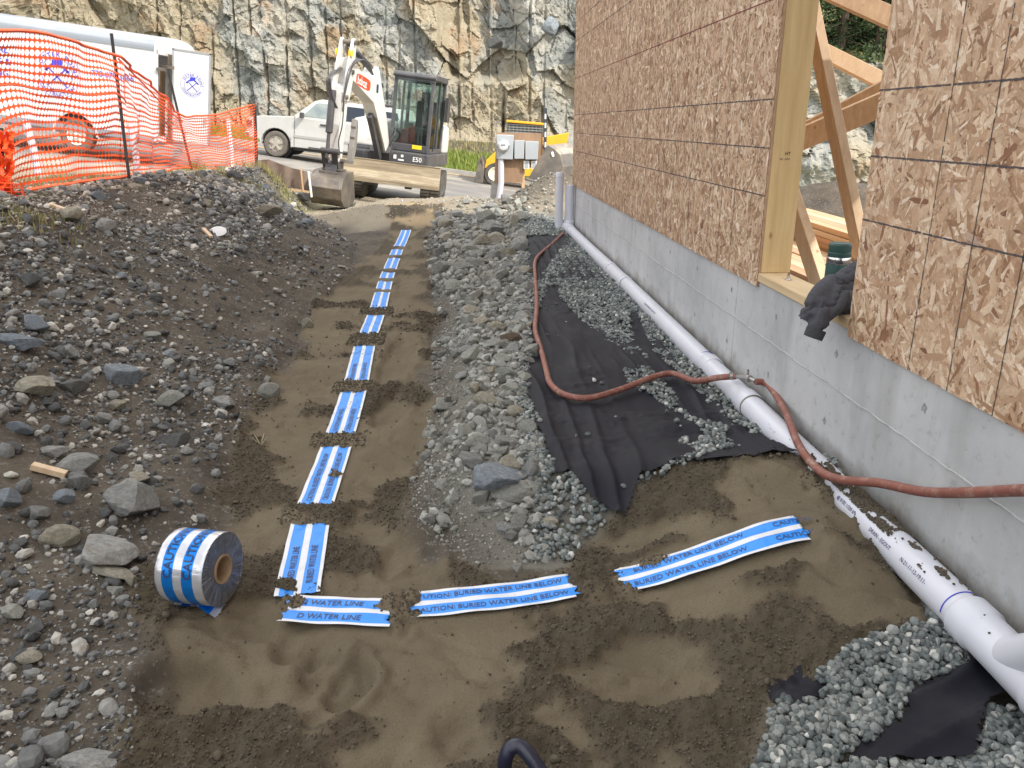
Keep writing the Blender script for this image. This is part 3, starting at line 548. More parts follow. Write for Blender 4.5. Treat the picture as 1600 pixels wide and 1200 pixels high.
def rock(x, y, z, sx, sy, sz, kind='grey', i=0, yaw=0, tilt=(0, 0), sink=.25, label=None, group=None):
    o = bpy.data.objects.new('rock', RMESH[kind, i % 12]); C.objects.link(o); o.scale = (sx / 2, sy / 2, sz / 2); o.rotation_euler = (tilt[0], tilt[1], yaw); o.location = (x, y, z + sz * (.5 - sink) * .9)
    return tag(o, label, 'rock', group)
# (px centre, py base, px width, height/width, tone, shape, label)
SPEC = [(202, 812, 84, .68, 'grey', 1, 'largest rounded pale grey boulder on the left rubble behind the tape roll'),
 (150, 905, 112, .36, 'grey', 2, 'long flat mottled slab directly behind the tape roll'), (166, 928, 66, .25, 'tan', 3, 'thin tan slab lying against the front of the flat mottled slab'),
 (90, 862, 52, .6, 'tan', 4, 'tan wedge shaped rock up left of the flat mottled slab'), (187, 598, 48, 1.0, 'blue', 5, 'upright split blue grey rock halfway up the left bank'),
 (46, 515, 46, .6, 'blue', 6, 'blue slab edged rock near the left edge high on the bank'), (16, 545, 70, .42, 'blue', 7, 'long dark blue slab cut by the left edge of the photo'),
 (52, 614, 72, .42, 'tan', 8, 'tan overhanging slab beside a dark hollow at the left'), (106, 606, 46, .5, 'dark', 9, 'dark brown rock tucked beside the tan overhanging slab'),
 (104, 558, 28, 1.1, 'grey', 10, 'upright grey stone above the tan overhanging slab'), (263, 636, 40, .7, 'pale', 11, 'pale oblong rock right of the upright split blue rock'),
 (269, 694, 50, .5, 'dark', 0, 'smooth dark grey rock lying on its own at the trench edge'), (351, 643, 36, .55, 'grey', 1, 'small grey block at the foot of the bank left of the trench'),
 (155, 648, 30, .7, 'grey', 2, 'grey stone below the upright split blue rock'), (28, 680, 36, .7, 'blue', 3, 'blue grey rock at the left edge below the slabs'),
 (418, 628, 32, .75, 'pale', 4, 'light block standing alone at the sand edge of the trench'), (236, 532, 24, .7, 'pale', 5, 'pale wedge stone high on the left bank'),
 (210, 758, 40, .5, 'tan', 6, 'flat tan stone touching the back of the largest boulder'), (75, 712, 44, .5, 'grey', 7, 'grey rock next to the wooden offcut'), (100, 790, 40, .6, 'blue', 8, 'blue grey rock left of the largest boulder'),
 (120, 768, 34, .8, 'grey', 9, 'upright grey rock just left of the largest boulder'), (15, 985, 36, .7, 'pale', 10, 'pale rock at the left edge level with the roll'), (45, 1055, 36, .5, 'tan', 11, 'small tan rock low at the left edge'),
 (180, 948, 30, .5, 'pale', 0, 'pale stone left of the tape roll at the sand edge'), (10, 800, 40, .8, 'blue', 1, 'blue rock cut by the left edge near the boulder'), (55, 820, 40, .6, 'grey', 2, 'grey angular rock between the left edge and the tan wedge'),
 (480, 517, 16, 1.2, 'tan', 3, 'small upright tan stone at the left trench edge'), (110, 735, 60, .4, 'grey', 4, 'flat grey rock behind the wooden offcut'),
 (779, 782, 88, .64, 'blue', 5, 'largest blue grey boulder at the near end of the stone belt'), (690, 648, 40, .55, 'pale', 6, 'pale rock alone on the sand at the right trench edge'),
 (790, 850, 48, .6, 'grey', 7, 'mottled lumpy stone half set in the sand heap edge'), (815, 838, 28, 1.05, 'pale', 0, 'square pale block beside the mottled lumpy stone'), (755, 797, 28, .9, 'pale', 9, 'pale cube like stone under the largest blue boulder'),
 (763, 811, 28, .5, 'pale', 10, 'small flat pale stone in front of the blue boulder'), (803, 800, 60, .35, 'pale', 11, 'long flat slab in front of the blue boulder'), (836, 785, 36, .8, 'pale', 0, 'pale rock between the blue boulder and the fabric'),
 (800, 752, 40, .9, 'tan', 1, 'yellowish rock leaning on the back of the blue boulder'), (832, 756, 30, 1.2, 'grey', 2, 'tall grey rock behind the blue boulder'), (798, 546, 30, .8, 'brown', 3, 'round brown stone among the pale rocks by the red hose'),
 (746, 703, 34, .8, 'pale', 4, 'pale angular rock at the left side of the stone belt'), (790, 702, 36, .75, 'pale', 5, 'pale rock in the middle of the belt above the blue boulder'), (772, 690, 30, .6, 'grey', 6, 'grey rock between two pale rocks in the belt'),
 (705, 400, 26, .7, 'pale', 8, 'grey rock at the right edge of the far trench'), (678, 420, 24, .6, 'pale', 9, 'low pale rock beside the far tape'), (470, 315, 26, .7, 'grey', 10, 'grey rock below the silt barrier at the bank end'), (413, 345, 44, .5, 'tan', 3, 'tan slab on the far slope of the left bank'), (790, 322, 22, .9, 'grey', 8, 'large round stone at the foot of the meter post')]
occ = []
for px_, py_, w_, hr, tone, sh, lab in SPEC:
    P, t = gpt(px_, py_ - 3); w = w_ / FPX * t; rock(P.x, P.y + w * .22, P.z, w * 1.2, w * .8, w * hr * 1.15, tone, sh, RNG.uniform(-.3, .3), (RNG.uniform(-.15, .15), RNG.uniform(-.15, .15)), .2, lab); occ.append((P.x, P.y, w * .6))
def free(x, y, s):
    for a, b, c in occ:
        if math.hypot(a - x, b - y) < (c + s) * .62: return False
    return True
cnt = 0; tries = 0; rr = random.Random(4)
while cnt < 120 and tries < 9000:
    tries += 1; y = 1.3 + 11.5 * rr.random() ** 1.5; xl = float(np.interp(y, *XL)); x = xl - .08 - rr.random() ** .8 * 2.1
    if abs(x) > y * .78 + .3: continue
    s = (.04 + .08 * rr.random() ** 1.8) * (1 + y * .09)
    if not free(x, y, s): continue
    occ.append((x, y, s * .5)); cnt += 1; k = rr.choice(['grey', 'grey', 'blue', 'grey', 'dark', 'pale', 'tan'])
    rock(x, y, g1(x, y), s, s * rr.uniform(.6, .9), s * rr.uniform(.35, .7), k, rr.randrange(12), rr.uniform(0, 6.3), (rr.uniform(-.3, .3), rr.uniform(-.3, .3)), .25, 'broken grey rock scattered on the rubble bank left of the trench', 'scattered rocks of the left bank')
cnt = 0; tries = 0
while cnt < 160 and tries < 9000:
    tries += 1; y = 2.5 + 9.6 * rr.random() ** 1.15; xr = float(np.interp(y, *XR)); wd = float(np.interp(y, [2, 4, 8, 12], [.42, .55, .95, 1.5])); lo_ = float(np.interp(y, [2, 5, 8], [.22, .16, .08])); x = xr + lo_ + (rr.random() ** .6) * (wd - lo_)
    if x > .14 and y < 9.5: continue
    if y > 11 and rr.random() < .6: continue
    s = (.07 + .10 * rr.random() ** 1.5) * (1 + y * .05)
    if not free(x, y, s): continue
    occ.append((x, y, s * .5)); cnt += 1; k = rr.choice(['pale', 'pale', 'pale', 'grey', 'grey', 'tan'])
    rock(x, y, g1(x, y), s, s * rr.uniform(.55, .95), s * rr.uniform(.45, .8), k, rr.randrange(12), rr.uniform(0, 6.3), (rr.uniform(-.3, .3), rr.uniform(-.3, .3)), .15, 'dusty pale rock in the stone belt between trench and black fabric', 'rocks of the stone belt')
# ------------------------------------------------------------------ black landscape fabric
m, nt, p = newmat('black_geotextile'); v = coords(nt); n1 = noise(nt, v, 5, 5, .6); n2 = noise(nt, v, 400, 2)
c = mixc(nt, ramp(nt, n1, [(.52, (0, 0, 0)), (.8, (.4, .4, .4))]), (.008, .008, .014), (.055, .052, .055)); nt.links.new(c, p.inputs['Base Color']); p.inputs['Roughness'].default_value = .7; p.inputs['Specular IOR Level'].default_value = .3; bump(nt, p, n2, .3, .001); M['fabric'] = m
def fabric(name, poly, lab, step=.009, off=.010, amp=.022, ang=.07, ragged=.02, seed=0, mat_=None, thick=0):
    P = np.array(poly); x0, y0 = P.min(0) - .03; x1, y1 = P.max(0) + .03; ys_ = [y0]
    while ys_[-1] < y1: ys_.append(ys_[-1] + step * max(1, ys_[-1] / 3.5))
    X, Y = np.meshgrid(np.arange(x0, x1, step), np.array(ys_)); f = sdpoly(X, Y, poly) + ragged * fbm(X * 12, Y * 12, 3, 9 + seed)
    u = X * math.cos(ang) + Y * math.sin(ang); w = -X * math.sin(ang) + Y * math.cos(ang); ww = u + .05 * fbm(X * 2, Y * 1.2, 3, 3 + seed)
    wr = amp * (1 - np.abs(np.sin(ww * 34 + 3.5 * fbm(X * 1.5, Y * .8, 2, 7 + seed)))) ** 2 * sst(-.3, .35, fbm(u * 3, w * .8, 3, 5 + seed)) + amp * .6 * fbm(u * 9, w * 2, 3, 6 + seed)
    Z = Gs(X, Y) + off + wr + .012 * fbm(X * 2, Y * 2, 2, 2); Z = np.maximum(Z, G(X, Y) + .007 + wr * .6)
    idx = -np.ones(X.shape, int); keep = (f[:-1, :-1] > 0) & (f[1:, :-1] > 0) & (f[:-1, 1:] > 0) & (f[1:, 1:] > 0)
    n2_, n1_ = X.shape; ii = (np.arange(n2_ - 1)[:, None] * n1_ + np.arange(n1_ - 1)[None]); F = np.stack([ii, ii + 1, ii + n1_ + 1, ii + n1_], -1)[keep]
    us, inv_ = np.unique(F, return_inverse=True); V = np.stack([X, Y, Z], -1).reshape(-1, 3)[us]
    return tag(npmesh(name, V, inv_.reshape(-1, 4), M['fabric'], smooth=True), lab, 'fabric sheet')
fabric('landscape_fabric', [pz(*q, .17) for q in [(822, 370), (886, 366), (905, 400), (950, 440), (1010, 500), (1062, 575), (1150, 655), (1245, 735), (1200, 745), (1060, 740), (1000, 752), (980, 783), (925, 766), (893, 742), (866, 742), (846, 690), (824, 620), (822, 560), (832, 500), (850, 450), (836, 445), (828, 415)]],
       'large wrinkled black landscape fabric under gravel and the red hose', ragged=.012, off=.022, amp=.02)
fabric('landscape_fabric', FAB2[0], 'folded black fabric sheet in the lower right corner gravel', .012, .022, .022, -1.0, .01, 3)
fabric('landscape_fabric', FAB2[1], 'small frayed scrap of black fabric at the edge of the sand heap', .009, .014, .014, -.9, .05, 5)
# ------------------------------------------------------------------ lettering
def text_raw(s, size=1., extr=0):
    cu = bpy.data.curves.new('t', 'FONT'); cu.body = s; cu.size = size; cu.extrude = extr; cu.resolution_u = 2; cu.offset = size * .012
    o = bpy.data.objects.new('t', cu); C.objects.link(o); dg = bpy.context.evaluated_depsgraph_get(); me = bpy.data.meshes.new_from_object(o.evaluated_get(dg))
    V = np.array([v.co[:] for v in me.vertices]).reshape(-1, 3); F = [tuple(p.vertices) for p in me.polygons]; bpy.data.objects.remove(o); bpy.data.meshes.remove(me); return V, F
def lettering(parts, fn, mt, parent, name='lettering'):      # parts: (string, size, x, y); fn(x, y, z) places it
    for s, sz, x0, y0 in parts:
        V, F = text_raw(s, sz); npmesh(name, [tuple(fn(v[0] + x0, v[1] + y0, v[2])) for v in V.tolist()], F, mt, parent)
# ------------------------------------------------------------------ the building
YAW = math.atan(.0594); B = empty('building', (1.343, 0, 0), (0, 0, YAW)); tag(B, 'unfinished building of strand board sheathing on a grey concrete foundation', 'building')
def bl(v): return Matrix.Rotation(-YAW, 3, 'Z') @ (Vector(v) - Vector((1.343, 0, 0)))      # world to building
m, nt, p = newmat('foundation_concrete'); v = coords(nt); a = noise(nt, v, 1.6, 6, .65); b_ = noise(nt, v, 22, 5, .7); st = noise(nt, coords(nt, (3, 3, .5)), 1.6, 4, .6)
c = ramp(nt, a, [(.3, (.35, .355, .36)), (.5, (.45, .455, .46)), (.7, (.53, .53, .525))]); c = mixc(nt, ramp(nt, b_, [(.3, (.5, .5, .5)), (.42, (0, 0, 0))]), c, (.2, .2, .205)); c = mixc(nt, ramp(nt, st, [(.55, (0, 0, 0)), (.7, (.35, .35, .35))]), c, (.25, .24, .22))
sx_ = nt.nodes.new('ShaderNodeSeparateXYZ'); nt.links.new(v, sx_.inputs[0]); ms = nt.nodes.new('ShaderNodeMath'); ms.operation = 'MULTIPLY_ADD'; ms.inputs[1].default_value = -.26; nt.links.new(noise(nt, v, 5, 6, .7), ms.inputs[0]); nt.links.new(sx_.outputs[2], ms.inputs[2])      # splashed mud along the foot, ragged upper edge
c = mixc(nt, ramp(nt, ms.outputs[0], [(.06, (.75, .75, .75)), (.16, (0, 0, 0))]), c, (.17, .145, .11))
c = mixc(nt, ramp(nt, noise(nt, coords(nt, (1, 1.4, .35)), 2.6, 6, .75), [(.6, (0, 0, 0)), (.72, (.5, .5, .5))]), c, (.58, .58, .56))
nt.links.new(c, p.inputs['Base Color']); p.inputs['Roughness'].default_value = .85; bump(nt, p, b_, .35, .004); M['concrete'] = m
X0 = .012
b = MB()
for l0, l1 in ((-6, -3.4), (-3.4, -.93), (-.93, 1.52), (1.52, 3.94), (3.94, 6.4), (6.4, 7.66), (7.66, 8.88), (8.88, 10.10)): b.prism([(X0, l0 + .003), (X0 + .2, l0 + .003), (X0 + .2, l1 - .003), (X0, l1 - .003)], -.3, .712, 'z')
fo = b.build('foundation', M['concrete'], B, bevel=.002, seg=1)
# the rough seam and the plugs of the form ties
sv = []; L = np.arange(-2, 10.05, .03); zs = .477 + .006 * fbm(L * 3, L * 0, 4, 2) + .003 * vnoise(L * 22, L * 0, 3)
b = MB()
for i in range(len(L) - 1):
    h = .0022 + .002 * abs(math.sin(i * 2.3)); b.add([(X0 + .001, L[i], zs[i] - h), (X0 + .001, L[i + 1], zs[i + 1] - h), (X0 - .004, L[i + 1], zs[i + 1]), (X0 - .004, L[i], zs[i]), (X0 + .001, L[i + 1], zs[i + 1] + h), (X0 + .001, L[i], zs[i] + h)], [(0, 1, 2, 3), (3, 2, 4, 5)])
b.build('form_seam', mat('laitance', (.40, .40, .39), (.3, .3, .3), 20, .9), fo)
tp_ = mat('tie_patch', (.2, .2, .2), (.36, .36, .36), 60, .9)
for l0 in np.arange(1.0, 10, .61):
    for z0 in (.33, .60):
        b = MB(); pts = []; n = 9
        for k in range(n): a = 2 * math.pi * k / n; q = .012 * (1 + .4 * math.sin(k * 3 + l0 * 7)); pts.append((X0 - .0015, l0 + q * math.cos(a) + .03 * math.sin(l0 * 9 + z0 * 20), z0 + q * 1.2 * math.sin(a)))
        b.add(pts + [(X0 - .0005, l0 + .03 * math.sin(l0 * 9 + z0 * 20), z0)], [(k, (k + 1) % n, n) for k in range(n)]); b.build('tie_hole', tp_, fo)
# strand board: real strands pressed on a panel
m, nt, p = newmat('strands'); c = ramp(nt, island(nt), [(0, (.22, .095, .05)), (.05, (.33, .185, .10)), (.2, (.44, .275, .165)), (.5, (.54, .365, .235)), (.74, (.61, .44, .30)), (.9, (.70, .54, .39)), (.985, (.78, .64, .50)), (1, (.24, .10, .055))])
v = coords(nt); g = noise(nt, v, 160, 4, .7); g2 = noise(nt, v, 14, 4, .7); c = mixc(nt, 1., c, ramp(nt, g, [(.3, (.82, .8, .78)), (.7, (1.1, 1.1, 1.1))]), 'MULTIPLY'); c = mixc(nt, 1., c, ramp(nt, g2, [(.3, (.82, .8, .78)), (.7, (1.08, 1.08, 1.08))]), 'MULTIPLY'); nt.links.new(c, p.inputs['Base Color']); p.inputs['Roughness'].default_value = .7; bump(nt, p, g, .3, .001); M['strand'] = m
M['osb_core'] = mat('board_core', (.42, .27, .17), (.3, .17, .1), 40, .8, bs=120)
M['ink'] = mat('board_ink', (.05, .04, .045), (.1, .08, .075), 200, .8); M['red_ink'] = mat('red_chalk', (.2, .03, .025), (.12, .03, .03), 60, .8)
def strands(name, regions, parent, seed):
    r = np.random.default_rng(seed); VV = []; FF = []; off = 0
    for l0, l1, z0, z1, dens, ls in regions:
        n = int((l1 - l0) * (z1 - z0) * dens * 1.35); cx_ = r.uniform(l0, l1, n); cz_ = r.uniform(z0, z1, n); ls = ls * .82; ln = ls * r.uniform(.018, .056, n) * (1 + .9 * (r.random(n) < .12)); wd = np.minimum(ln * .5, ls * r.uniform(.0025, .011, n) * (1 + 1.1 * (r.random(n) < .12))); an = r.uniform(0, math.pi, n)
        P = np.array([(-1, -.4), (-.55, -1), (.5, -.9), (1, -.2), (.6, .95), (-.45, 1)])[None] * np.stack([ln, wd], 1)[:, None, :] * r.uniform(.7, 1.15, (n, 6, 1))
        ca_, sa_ = np.cos(an)[:, None], np.sin(an)[:, None]; y = cx_[:, None] + P[:, :, 0] * ca_ - P[:, :, 1] * sa_; z = cz_[:, None] + P[:, :, 0] * sa_ + P[:, :, 1] * ca_
        y = np.clip(y, l0, l1); z = np.clip(z, z0, z1); x = -(.0003 + .0016 * r.random(n))[:, None] + (P[:, :, 0] / ln[:, None]) * .0004 * r.normal(size=n)[:, None]
        VV.append(np.stack([x + 0 * y, y, z], -1).reshape(-1, 3)); FF.append(np.arange(n * 6).reshape(n, 6)[:, ::-1] + off); off += n * 6
    return npmesh(name, np.concatenate(VV), np.concatenate(FF), M['strand'], parent)
def sheath(name, l0, l1, z0, z1, parent, regions, seed, lines=True, lref=None, lab=None):
    b = MB(); b.prism([(.0005, l0), (.0115, l0), (.0115, l1), (.0005, l1)], z0, z1, 'z'); o = b.build(name, M['osb_core'], parent)
    if lab: o['label'] = lab
    strands('strands', regions, o, seed); b = MB(); r = random.Random(seed)
    def hl(z, a, bb, w):
        n = max(2, int((bb - a) / .012))
        for i in range(n):
            if r.random() < .03: continue
            y0 = a + (bb - a) * i / n; y1 = a + (bb - a) * (i + 1.05) / n; ww = w * r.uniform(.6, 1.2); zz_ = z + r.uniform(-.0006, .0006); b.add([(-.0026, y0, zz_ - ww), (-.0026, y1, zz_ - ww), (-.0026, y1, zz_ + ww), (-.0026, y0, zz_ + ww)], [(0, 1, 2, 3)])
    def vl(y, a, bb, w):
        n = max(2, int((bb - a) / .012))
        for i in range(n):
            if r.random() < .04: continue
            q0 = a + (bb - a) * i / n; q1 = a + (bb - a) * (i + 1.05) / n; ww = w * r.uniform(.6, 1.2); yy = y + r.uniform(-.0006, .0006); b.add([(-.0026, yy - ww, q0), (-.0026, yy + ww, q0), (-.0026, yy + ww, q1), (-.0026, yy - ww, q1)], [(0, 1, 2, 3)])
    if lines:
        for k in range(3):
            for q in (.406, .61, .813): 
                if z0 + k * 1.219 + q < z1: hl(z0 + k * 1.219 + q, l0, l1, .0028)
        y = lref[0]; s = lref[1]; k = 0
        while l0 < y < l1 or k == 0:
            for q in (.406, .61, .813):
                if l0 < y + s * q < l1 and abs(q - .61) > -1: vl(y + s * q, z0, min(z1, z0 + 3.6), .002)
            y += s * 1.219
            if l0 < y < l1: vl(y, z0, min(z1, z0 + 3.6), .0024)
            k += 1
    b.build('grid_lines', M['ink'], o)
    if lines:
        b = MB()
        for k in (1, 2):
            if z0 + k * 1.219 < z1: b.box((-.0022, (l0 + l1) / 2, z0 + k * 1.219), (.001, l1 - l0, .005))
        b.build('sheet_joint', M['red_ink'], o)
    return o
sheath('sheathing', 3.65, 10.13, .69, 6.2, B, [(3.65, 5.0, .69, 2.9, 2900, 1.2), (5.0, 10.13, .69, 3.9, 1500, 1.35), (3.65, 10.13, 3.9, 6.2, 250, 1.5)], 3, lref=(3.65, 1))
sheath('sheathing', -6, 2.736, .69, 2.86, B, [(.6, 2.736, .69, 2.86, 3900, 1.4), (-6, .6, .69, 2.86, 700, 1.5)], 4, lref=(2.736, -1))
sheath('sheathing', -6, 3.645, 2.865, 6.2, B, [(-6, 3.645, 2.865, 6.2, 250, 1.5)], 5, lines=False)
def woodmat(name, c1, c2, axis, kn=True):
    m, nt, p = newmat(name); sc = {'z': (9, 9, .7), 'y': (9, .7, 9), 'x': (.7, 9, 9)}[axis]; v = coords(nt, sc); a = noise(nt, v, 3.2, 5, .6)
    c = ramp(nt, a, [(.3, c1), (.5, tuple((c1[i] + c2[i]) / 2 for i in range(3))), (.7, c2)])
    if kn:
        vo = nt.nodes.new('ShaderNodeTexVoronoi'); vo.inputs['Scale'].default_value = 5; nt.links.new(coords(nt, {'z': (1.6, 1.6, .8), 'y': (1.6, .8, 1.6), 'x': (.8, 1.6, 1.6)}[axis]), vo.inputs['Vector'])
        c = mixc(nt, ramp(nt, vo.outputs['Distance'], [(.03, (.85, .85, .85)), (.085, (0, 0, 0))]), c, (.25, .13, .06))
    nt.links.new(c, p.inputs['Base Color']); p.inputs['Roughness'].default_value = .7; bump(nt, p, a, .2, .002); return m
M['stud'] = woodmat('pine_stud', (.60, .43, .22), (.46, .31, .14), 'z'); M['plate'] = woodmat('pine_plate', (.62, .47, .28), (.5, .36, .2), 'y'); M['brace'] = woodmat('brace_timber', (.52, .38, .25), (.38, .26, .16), 'z'); M['brace_pale'] = woodmat('pale_timber', (.66, .5, .34), (.55, .4, .25), 'z'); M['end_grain'] = mat('end_grain', (.55, .34, .18), (.42, .24, .12), 30, .8)
b = MB(); b.box((.082, 3.671, 1.80), (.14, .038, 2.1)); j = b.build('door_jamb', M['stud'], B, bevel=.003, seg=1)
lettering([('HT', .02, .0, 0), ('KD  S-P-F', .011, -.02, -.02)], lambda x, y, z: (.07 + x, 3.6508, 1.27 + y), M['ink'], j, 'grade_stamp')
b = MB(); b.box((.082, 2.712, 1.80), (.14, .038, 2.1)); b.build('door_jamb', M['stud'], B, bevel=.003, seg=1)
b = MB(); b.box((.072, 3.2, .731), (.14, .91, .038)); pl = b.build('sill_plate', M['plate'], B, bevel=.003, seg=1)
for yy in (3.48, 3.2):
    b = MB(); b.lathe((.075, yy, .75), (0, 0, 1), [(0, .003), (.016, .003), (.016, .001), (.009, .002), (.009, .012), (.005, .013), (.005, .03), (0, .03)], 10); b.build('anchor_bolt', M['chrome'], pl)
b = MB(); b.box((.082, 3.2, 2.93), (.14, .95, .16)); b.box((.082, -1.6, .731), (.14, 8.6, .038)); b.box((.082, 6.9, .731), (.14, 6.4, .038)); b.build('framing', M['plate'], B)
b = MB()
for yy in [4.05, 4.46, 4.87, 5.27, 5.68, 6.1, 6.5, 7.3, 8.1, 8.9, 9.7, 10.1, 2.3, 1.9, 1.5, 1.1, .3, -.5]: b.box((.082, yy, 3.4), (.135, .038, 5.3))
b.build('wall_studs', M['stud'], B)
b = MB(); b.box((1.25, .9, 2.98), (2.25, 5.2, .03)); 
for yy in np.arange(-1.5, 3.5, .4): b.box((1.25, yy, 3.12), (2.25, .04, .23))
b.build('sun_block_deck', M['osb_core'], B)  # unseen deck added to stop sun passing through the door opening
def brace(pa, Ya, pb, Yb, w, t, mt, nm='brace'):
    b = MB(); b.bar(bl(pY(*pa, Ya)), bl(pY(*pb, Yb)), w, t, (0, 1, 0)); return b.build(nm, mt, B, bevel=.003, seg=1)
brace((1252, -60), 4.6, (1347, 400), 4.2, .05, .115, M['brace']); brace((1268, -28), 5.6, (1400, 32), 5.2, .12, .04, M['brace']); brace((1262, 68), 6.0, (1392, 134), 5.5, .10, .045, M['brace_pale'])
brace((1240, 207), 5.6, (1390, 128), 5.2, .06, .04, M['brace']); brace((1240, 222), 5.4, (1390, 158), 5.0, .14, .045, M['brace']); brace((1231, 290), 4.6, (1284, 452), 4.1, .05, .13, M['brace_pale'])
# a low cross wall of concrete inside
b = MB(); b.box((2.6, 7.1, .2), (3.6, .2, .72)); b.build('cross_foundation', M['concrete_block'], B)
# stacked lumber
BG = 'boards stacked inside the building'; wl_ = [woodmat('board_a', (.62, .44, .27), (.48, .31, .17), 'y'), woodmat('board_b', (.56, .36, .22), (.42, .25, .14), 'y'), woodmat('board_c', (.66, .52, .36), (.52, .38, .24), 'y')]
rr = random.Random(5); k = 0
def board(x, y0, y1, z, yaw, lab):
    global k
    o = MB(); L_ = y1 - y0; o.box((0, 0, 0), (.086, L_, .036)); ob = o.build('lumber_board', wl_[k % 3], None, bevel=.002, seg=1); k += 1
    ob.location = (x, (y0 + y1) / 2, z); ob.rotation_euler = (0, rr.uniform(-.02, .02), yaw); tag(ob, lab, 'board', BG)
for lay in range(5):
    for q in range(7 if lay < 4 else 4): board(1.52 + q * .093 + rr.uniform(-.008, .008) + lay * .02, 4.1 + rr.uniform(-.06, .06) + lay * .02, 7.0, .42 + lay * .039, .06 + rr.uniform(-.006, .006), 'pale board lying flat in the low lumber pile behind the door opening')
for lay in range(8):
    for q in range(4): board(2.24 + q * .093 + rr.uniform(-.01, .01), 5.15 + rr.uniform(-.04, .04), 7.0, .42 + lay * .039, .02 + rr.uniform(-.006, .006), 'board in the taller lumber pile inside, its end grain facing the opening')
# thermos
T = empty('thermos', (1.275, 3.12, .751)); tag(T, 'dark green insulated bottle with steel band standing on the door sill', 'bottle'); gm = mat('bottle_green', (.02, .06, .055), (.025, .07, .062), 30, .45)
b = MB(); b.lathe((0, 0, 0), (0, 0, 1), [(0, 0), (.043, 0), (.045, .005), (.045, .13), (.0445, .133)], 32); b.build('body', gm, T, smooth=True)
b = MB(); b.lathe((0, 0, 0), (0, 0, 1), [(.0447, .132), (.0455, .134), (.0455, .156), (.0447, .158), (.042, .158)], 32); b.build('steel_band', M['chrome'], T, smooth=True)
b = MB(); b.lathe((0, 0, 0), (0, 0, 1), [(.042, .157), (.043, .16), (.043, .175), (.0415, .177), (.0425, .18), (.0425, .205), (.038, .211), (0, .211)], 32); b.build('lid', gm, T, smooth=True)
# jacket
b = MB(); jp = lambda x, y, Y: pY(x, y, Y)
def blob(pts, rs): b.tube(spline(pts, 6), [rs[min(int(i / 6), len(rs) - 2)] * (1 - (i % 6) / 6) + rs[min(int(i / 6) + 1, len(rs) - 1)] * (i % 6) / 6 for i in range((len(pts) - 1) * 6 + 1)], 16)
blob([jp(1352, 425, 2.95), jp(1325, 440, 2.93), jp(1300, 452, 2.9), jp(1282, 468, 2.86)], [.06, .058, .05, .03]); blob([jp(1352, 470, 2.85), jp(1320, 475, 2.83), jp(1290, 478, 2.8)], [.05, .045, .03])
blob([jp(1302, 442, 2.86), jp(1278, 462, 2.79), jp(1264, 490, 2.76), jp(1258, 500, 2.76)], [.04, .032, .034, .022]); blob([jp(1290, 450, 2.84), jp(1284, 480, 2.75), jp(1278, 505, 2.73), jp(1274, 524, 2.725)], [.035, .03, .034, .031]); blob([jp(1310, 455, 2.82), jp(1300, 480, 2.76), jp(1284, 500, 2.74)], [.04, .036, .02])
jo = b.build('jacket', mat('charcoal_fleece', (.045, .045, .054), (.07, .07, .08), 120, .95, bs=350, bst=.5), None); rm = jo.modifiers.new('r', 'REMESH'); rm.mode = 'VOXEL'; rm.voxel_size = .005; dg = bpy.context.evaluated_depsgraph_get(); me = bpy.data.meshes.new_from_object(jo.evaluated_get(dg)); jo.modifiers.clear(); jo.data = me
nv = len(me.vertices); cv = np.zeros(nv * 3); me.vertices.foreach_get('co', cv); cv = cv.reshape(-1, 3); nn = np.array([v.normal[:] for v in me.vertices]); q = cv[:, 0] * 14 - cv[:, 2] * 26 + 1.5 * fbm(cv[:, 0] * 14, cv[:, 2] * 14 + cv[:, 1] * 9, 3, 3)
cv += nn * ((-.015 * (1 - np.abs(np.sin(q * 1.1))) ** 3) + .004 * fbm(cv[:, 0] * 14 + cv[:, 1] * 9, cv[:, 2] * 14, 2, 6))[:, None]; me.vertices.foreach_set('co', cv.ravel()); me.update(); me.polygons.foreach_set('use_smooth', [True] * len(me.polygons)); tag(jo, 'crumpled charcoal jacket hanging over the sill of the door opening', 'jacket')
cuff = MB(); cuff.tube([jp(1276, 514, 2.723), jp(1270, 528, 2.718)], [.0345, .033], 18); cuff.build('cuff', mat('charcoal_rib', (.035, .035, .04), (.055, .055, .062), 200, .95, bs=500), jo, smooth=True)
# ------------------------------------------------------------------ white drain pipe along the wall
ZP = .2; PR = .054
def pl_(l, dx=-.072, z=ZP): v = B.matrix_basis @ Vector((dx, l, z)); return v
bpy.context.view_layer.update()
dp = empty('drain_pipe', pl_(1.6)); tag(dp, 'long white drain pipe lying on gravel against the foundation wall', 'pipe'); dpo = dp.location.copy(); OFF = Matrix.Translation(-dpo)
def pb(): b = MB(); b.T = OFF.copy(); return b
cl_ = [(9.72, .0), (8, .004), (6.3, -.004), (4.0, .005), (2.7, 0), (1.75, 0)]
b = pb(); b.tube([pl_(l, -.072 - dx) for l, dx in cl_], PR, 28); b.tube([pl_(1.75), pl_(1.2, -.072, .19), pl_(.3, -.075, .16)], PR, 28); pp = b.build('pipe_run', M['pvc'], dp, smooth=True)
for l in (6.95, 6.3, 4.0, 3.42):
    b = pb(); b.lathe(pl_(l - .05), pl_(l + .05) - pl_(l - .05), [(PR, 0), (PR + .005, .001), (PR + .006, .01), (PR + .006, .09), (PR + .004, .1), (PR, .1)], 28); b.build('coupling', M['pvc'], dp, smooth=True)
b = pb(); b.lathe(pl_(l := 3.36), pl_(3.4) - pl_(3.36), [(PR + .002, 0), (PR + .004, .002), (PR + .004, .012), (PR + .002, .014)], 28); b.build('pipe_strap', M['steel_worn'], dp, smooth=True)
